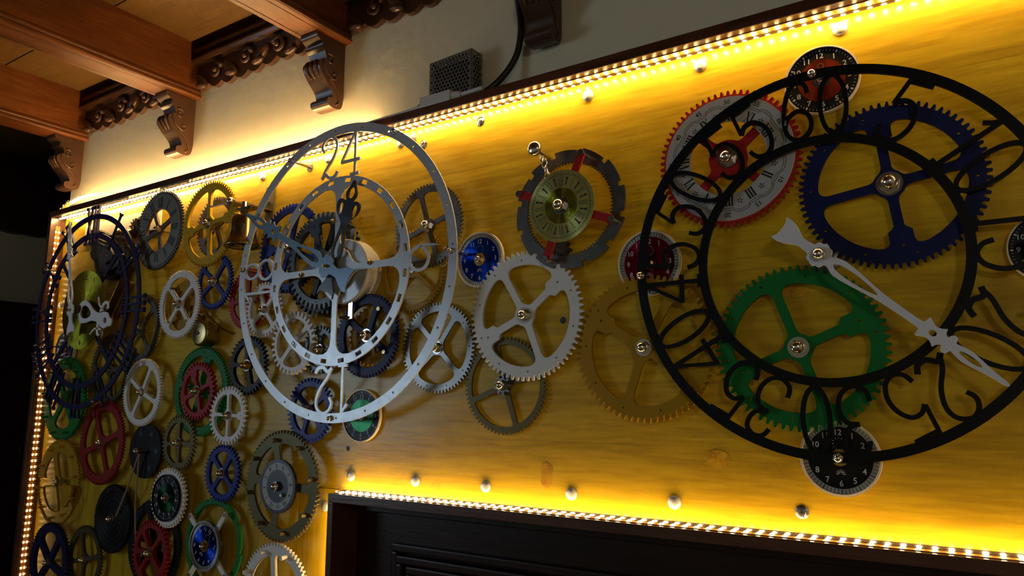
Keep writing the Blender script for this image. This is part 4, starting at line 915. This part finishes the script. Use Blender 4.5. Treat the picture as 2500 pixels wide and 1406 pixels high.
# navy roman clock, left
hn = .055
x, z, r = circle_at((85, 522, 346, 1000), hn); o = thing('skeleton_clock', 'navy openwork roman clock with white hands at the left end', 'clock', x, z, 0); KN = o
ringp(o, 'outer_ring', r*.945, r, hn-.002, hn+.002, 'navy', 120); ringp(o, 'inner_ring', r*.745, r*.800, hn-.002, hn+.002, 'navy', 100)
for k in range(12):
    a = PI/2-k*PI/6; bm = bmesh.new()
    for j, poly in enumerate(roman_strokes(ROMAN[k], r*.40, r*.034, r*.034)): plate(bm, [rot([(p*.55, q) for p, q in poly], a-PI/2, r*.885*math.cos(a), r*.885*math.sin(a))], hn-.0022-.0001*j, hn+.0022+.0001*j)
    q = done(bm, 'numeral', MT['navy'], o); q['label'] = 'openwork roman numeral '+ROMAN[k]
for k in range(4):
    a = PI/4+k*PI/2; bm = bmesh.new(); plate(bm, [rot(ribbon([(r*.10, 0), (r*.76, 0)], r*.05), a)], hn-.0018, hn+.0018); done(bm, 'spoke', MT['navy'], o)
for px, py in ((92, 844), (233, 980), (308, 622), (122, 660)):
    ax, az = at(px, py, hn); u, v = ax-x, az-z; rod(o, 0, hn+.006, .0028, 'nickel', u, v, 'standoff'); cap_nut(o, hn+.004, .5, 'nickel', u, v)
ax, az, ar = circle_at((152, 660, 257, 853), .064)
bm = bmesh.new(); plate(bm, [circ(ar, 64, 0, 0)], 0, .0016); q = done(bm, 'dial_disc', MT['olivedisc'], o); q.location = (ax-x, -.0632, az-z)
bm = bmesh.new()
for k in range(12):
    a = PI/2-k*PI/6; letter(bm, str(k or 12), ax-x+ar*.82*math.cos(a), az-z+ar*.82*math.sin(a), ar*.13, 0, .0652)
    for poly in (ribbon([(ax-x+ar*.2*math.cos(a), az-z+ar*.2*math.sin(a)), (ax-x+ar*.6*math.cos(a), az-z+ar*.6*math.sin(a))], ar*.008),): flat(bm, poly, .0652)
done(bm, 'numerals_print', MT['bronzedk'], o, fix=False)
rod(o, 0, .066, .009, 'steeldk', ax-x, az-z); rod(o, .064, .082, .011, 'bronzedk', ax-x, az-z, 'collar')
hd, pv = hand(o, 'minute_hand', (172, 757), (170, 540), .088, MINUTE, MINUTE_H, 'handwhite', .003, 1.1)
rod(o, .064, .096, .0040, 'brass', *pv)
hd, pv = hand(o, 'hour_hand', (196, 757), (272, 788), .074, mirror([(-.05, .08), (.02, .15), (.12, .19), (.25, .16), (.42, .085), (.55, .07), (.66, .09), (.72, .12), (.82, .13), (.92, .07), (.985, .055), (1.0, .03)]), [hole(.03, .36, .10, 0, .8), hole(.76, .86, .045)], 'handwhite', .003)
bm = bmesh.new(); ax, az = at(196, 757, .074); bx_, bz = at(272, 788, .074); L = math.hypot(bx_-ax, bz-az); a = math.atan2(bz-az, bx_-ax)
for s_ in (1, -1): plate(bm, [rot(ribbon(spline([(.62, .06*s_), (.66, .22*s_), (.76, .27*s_), (.80, .20*s_), (.70, .16*s_), (.56, .19*s_), (.46, .30*s_)], 5), [.060-.0013*k for k in range(31)]), a, ax-x, az-z, L)], .0727, .0753)
done(bm, 'hand_horn', MT['handwhite'], o)

# ------------------------------------------------------------------ bells and odd mechanisms
def lathe_z(bm, prof, n=28, c=(0, 0, 0)):
    rings = [[bm.verts.new((c[0]+r_*math.cos(2*PI*i/n), c[1]+r_*math.sin(2*PI*i/n), c[2]+z_)) for i in range(n)] for z_, r_ in prof]
    for a, b_ in zip(rings, rings[1:]):
        for i in range(n): bm.faces.new((a[i], a[(i+1) % n], b_[(i+1) % n], b_[i]))
hb2 = .040
x, z = at(594, 560, hb2); px, pz = at(660, 520, 0); o = thing('bell', 'brass bell cup hanging from a bracket right of the ochre gear', 'bell', px, pz, 0)
u, v = x-px, z-pz
bm = bmesh.new(); lathe_z(bm, [(.034, .002), (.033, .016), (.029, .023), (.022, .0262), (-.006, .0272), (-.018, .0290), (-.028, .0335), (-.036, .0385), (-.039, .0390), (-.039, .0372), (-.032, .034), (-.016, .027), (.020, .024), (.030, .002)], 36, (u, -hb2, v)); done(bm, 'cup', MT['oldbrass'], o, smooth=True)
bm = bmesh.new(); tube(bm, [(u, -hb2, v+.033), (u, -hb2, v+.050)], .009, 6); tube(bm, [(u, -hb2, v+.050), (u, -hb2, v+.062)], .006, 12); done(bm, 'crown_nut', MT['nickel'], o)
bm = bmesh.new(); plate(bm, [ribbon([(0, v+.044), (u-.014, v+.044)], .004)], .028, .052); done(bm, 'hanger_bar', MT['oldbrass'], o)
bm = bmesh.new(); box(bm, -.014, .014, -.030, 0, -.055, .060, .001, False); q = done(bm, 'bracket', MT['bronze'], o); q.scale = (1, .12, 1)
bm = bmesh.new(); box(bm, -.010, .012, -.052, 0, v+.0425, v+.0455, .0005, False); done(bm, 'bracket_arm', MT['oldbrass'], o)
rod(o, .003, .0065, .005, 'nickel', 0, .02, 'screw_head')
x, z = at(576, 597, .042); o = thing('bell_hammer', 'small steel hammer head under the brass bell cup', 'hammer', x, z, 0); rod(o, 0, .030, .003, 'nickel'); rod(o, .030, .052, .0085, 'nickel', 0, 0, 'head')
x, z = at(566, 492, .05); o = thing('striker_arm', 'steel striker arm on a hexagonal post above the ochre gear', 'arm', x, z, 0)
rod(o, 0, .048, .007, 'oldbrass', 0, 0, 'post'); cap_nut(o, .048, 1.1); ax, az = at(510, 506, .05)
bm = bmesh.new(); tube(bm, [(0, -.05, 0), (ax-x, -.05, az-z)], .0022, 8); done(bm, 'rod', MT['nickel'], o)
x, z, r = circle_at((463, 782, 507, 845), .046); o = thing('gong_bell', 'round brass gong bell under the white and yellow gear', 'bell', x, z, 0)
bm = bmesh.new(); lathe(bm, [(.012, r*.9), (.014, r), (.038, r), (.0415, r*.985), (.044, r*.93), (.0455, r*.82), (.0468, r*.45), (.0475, .004), (.0475, 0)], 56); done(bm, 'shell', MT['oldbrass'], o)
rod(o, 0, .020, .006, 'bronzedk', 0, 0, 'post'); cap_nut(o, .046, .5, 'steeldk')
x, z = at(520, 772, .0); o = thing('wire_hammer', 'thin bent wire hammer on the board right of the gong bell', 'hammer', x, z, 0)
bm = bmesh.new(); tube(bm, [(-.04, -.006, .03), (0, -.012, 0), (.05, -.012, -.03), (.085, -.004, -.045)], .0018, 6); done(bm, 'wire', MT['bronzedk'], o)
bm = bmesh.new(); tube(bm, [(-.045, -.006, .005), (-.02, -.010, .0), (-.02, -.014, -.02)], .004, 8); done(bm, 'coil', MT['bronzedk'], o)
x0, z0 = at(205, 598, .004); x1, z1 = at(394, 505, .004)
bm = bmesh.new(); box(bm, x0, x1, -.004, 0, z0, z1, .0005); tag(done(bm, 'backing_plate', MT['cream']), 'pale sheet behind the top of the navy clock', 'plate')
# rough black iron casting inside the navy clock
x, z = at(268, 640, .02); o = thing('iron_casting', 'rough black cast iron piece inside the navy clock ring', 'casting', x, z, 0)
bm = bmesh.new(); rr = random.Random(4); out = [at(px, py, .02) for px, py in ((214, 575), (232, 560), (268, 572), (300, 590), (318, 625), (312, 655), (290, 668), (272, 682), (240, 672), (232, 640), (222, 622), (226, 600))]
out = spline([(a-x, b_-z) for a, b_ in out], 3, True); out = [(a+rr.uniform(-.003, .003), b_+rr.uniform(-.003, .003)) for a, b_ in out]
plate(bm, [out], 0, .022); plate(bm, [[(a*.72, b_*.72) for a, b_ in out]], .020, .034); plate(bm, [[(a*.42+.01, b_*.42+.01) for a, b_ in out]], .030, .042); done(bm, 'body', MT['leather'], o)
bm = bmesh.new()
for k in range(7): flat(bm, rot(wedge(.006, .020, 2*PI*k/7, .0016), 0, .010, .012), .0425)
done(bm, 'star', MT['steeldk'], o, fix=False)
for (p, q, rd, mt, lb) in (((345, 588), (262, 770), .009, 'dark', 'dark wooden lever sloping behind the right side of the navy clock'), ((318, 690), (282, 780), .007, 'copper', 'short copper coloured lever behind the navy clock')):
    ax, az = at(*p, .012); bx_, bz = at(*q, .012); o = thing('lever', lb, 'lever', ax, az, 0)
    bm = bmesh.new(); tube(bm, [(0, -.012, 0), (bx_-ax, -.012, bz-az)], rd, 10); done(bm, 'bar', MT[mt], o); rod(o, 0, .014, .005)
x, z = at(312, 578, .03); o = thing('copper_cylinder', 'copper cylinder with dark bands behind the navy clock top', 'cylinder', x, z, 0)
rod(o, 0, .030, .006); bm = bmesh.new(); tube(bm, [(-.03, -.034, .004), (.035, -.034, -.006)], .020, 20); done(bm, 'body', MT['copper'], o)
for k in (.2, .55): bm = bmesh.new(); tube(bm, [(-.03+.065*k, -.034, .004-.01*k), (-.03+.065*k+.006, -.034, .004-.01*k-.001)], .021, 20); done(bm, 'band', MT['steeldk'], o)
x, z = at(334, 556, .03); o = thing('pinion', 'coarse brown pinion cluster left of the grey roman dial gear', 'pinion', x, z, 0); rod(o, 0, .04, .005)
for k, (q, t) in enumerate(((.030, .020), (.024, .032))):
    bm = bmesh.new(); plate(bm, [toothed(q, 11+2*k, q*.35)], t-.005, t+.005); done(bm, 'toothed_wheel', MT['bronzedk'], o)
x, z, r = circle_at((228, 815, 310, 990), .010); o, r = gear('dark brown gear behind the lower right of the navy clock', (228, 815, 312, 992), .010, 60, 'bronzedk', [(262, 850), (300, 900), (270, 960), (238, 900)], (), th=.005, rim=.80, nut=.7)
# ------------------------------------------------------------------ on top of the frame: power box, plug, cables
def perforated(bm, w_, h_, hx, t):
    loops = [[(-w_/2, 0), (w_/2, 0), (w_/2, h_), (-w_/2, h_)]]; dx_ = hx*1.95; dy = hx*1.70; j = 0; y_ = hx*1.6
    while y_ < h_-hx*1.4:
        x_ = -w_/2+hx*1.6+(dx_/2 if j % 2 else 0)
        while x_ < w_/2-hx*1.4: loops.append(circ(hx*.80, 6, x_, y_, PI/6)); x_ += dx_
        y_ += dy; j += 1
    plate(bm, loops, 0, t)
o = bpy.data.objects.new('power_supply', None); COL.objects.link(o); tag(o, 'perforated metal power supply box standing on the frame against the wall', 'power supply'); o.location = (-.775, -.004, .5355+CZ)
PW, PD, PH = .104, .030, .106
bm = bmesh.new(); perforated(bm, PW, PH, .0042, .001); q = done(bm, 'front_grille', MT['psu'], o)
bm = bmesh.new(); perforated(bm, PD, PH, .0042, .001); q = done(bm, 'side_grille', MT['psu'], o); q.rotation_euler = (0, 0, PI/2); q.location = (PW/2, PD/2, 0)
bm = bmesh.new(); perforated(bm, PD, PH, .0042, .001); q = done(bm, 'side_grille', MT['psu'], o); q.rotation_euler = (0, 0, -PI/2); q.location = (-PW/2, PD/2, 0)
bm = bmesh.new(); perforated(bm, PW, PD, .0042, .001); q = done(bm, 'top_grille', MT['psu'], o); q.rotation_euler = (-PI/2, 0, 0); q.location = (0, 0, PH)
bm = bmesh.new(); box(bm, -PW/2+.004, PW/2-.004, .010, PD-.002, .002, PH-.008, 0, False); done(bm, 'circuit_block', MT['cable'], o)
o.rotation_euler = (0, 0, math.radians(-4))
o = bpy.data.objects.new('white_adapter', None); COL.objects.link(o); tag(o, 'white plastic inline adapter lying on the frame before the power box', 'adapter')
ax, az = at(1030, 240, .030); bx_, bz = at(1100, 217, .030)
bm = bmesh.new(); box(bm, ax, bx_+.004, -.038, -.014, .5358, .5570, .002); done(bm, 'housing', MT['plastic'], o)
bm = bmesh.new(); tube(bm, [(bx_+.004, -.026, .5465+CZ), (bx_+.012, -.026, .5465+CZ), (bx_+.022, -.026, .5465+CZ)], [.010, .0085, .0060], 12); done(bm, 'strain_relief', MT['plastic'], o)
bm = bmesh.new(); tube(bm, [(bx_+.020, -.026, .5465+CZ), (bx_+.045, -.026, .547+CZ), (bx_+.068, -.026, .5475+CZ)], .0042, 10); done(bm, 'cable', MT['plastic'], o)
bm = bmesh.new(); tube(bm, [(ax+.002, -.026, .545+CZ), (ax-.05, -.027, .5415+CZ), (ax-.13, -.029, .5395+CZ), (ax-.20, -.030, .5393+CZ)], .0036, 10); done(bm, 'cable', MT['plastic'], o)
bm = bmesh.new(); tube(bm, [(-.640, -.014, .9125+CZ)]+[(p[0], p[1], p[2]+CZ) for p in spline([(-.640, -.014, .80), (-.639, .008, .76), (-.637, .022, .70), (-.634, .021, .66), (-.640, .018, .62), (-.655, .008, .585), (-.676, -.006, .556), (-.70, -.012, .5435), (-.714, -.012, .5432)], 6)], .0060, 12)
tag(done(bm, 'power_cable', MT['cable'], smooth=True), 'thick black cable hanging from the ceiling to the frame', 'cable')
for k, lb in ((0, 'upper thin black wire looping left of the power box'), (1, 'lower thin black wire looping left of the power box')):
    bm = bmesh.new(); tube(bm, [(p[0], p[1], p[2]+CZ) for p in spline([(-.832, .018-.004*k, .584-.012*k), (-.850, .016, .582-.010*k), (-.872+.008*k, .014, .566-.006*k), (-.884+.010*k, .012, .546), (-.886+.010*k, .010, .5375)], 6)], .0014, 8); tag(done(bm, 'wire', MT['cable'], smooth=True), lb, 'wire', 'wires of the power box')
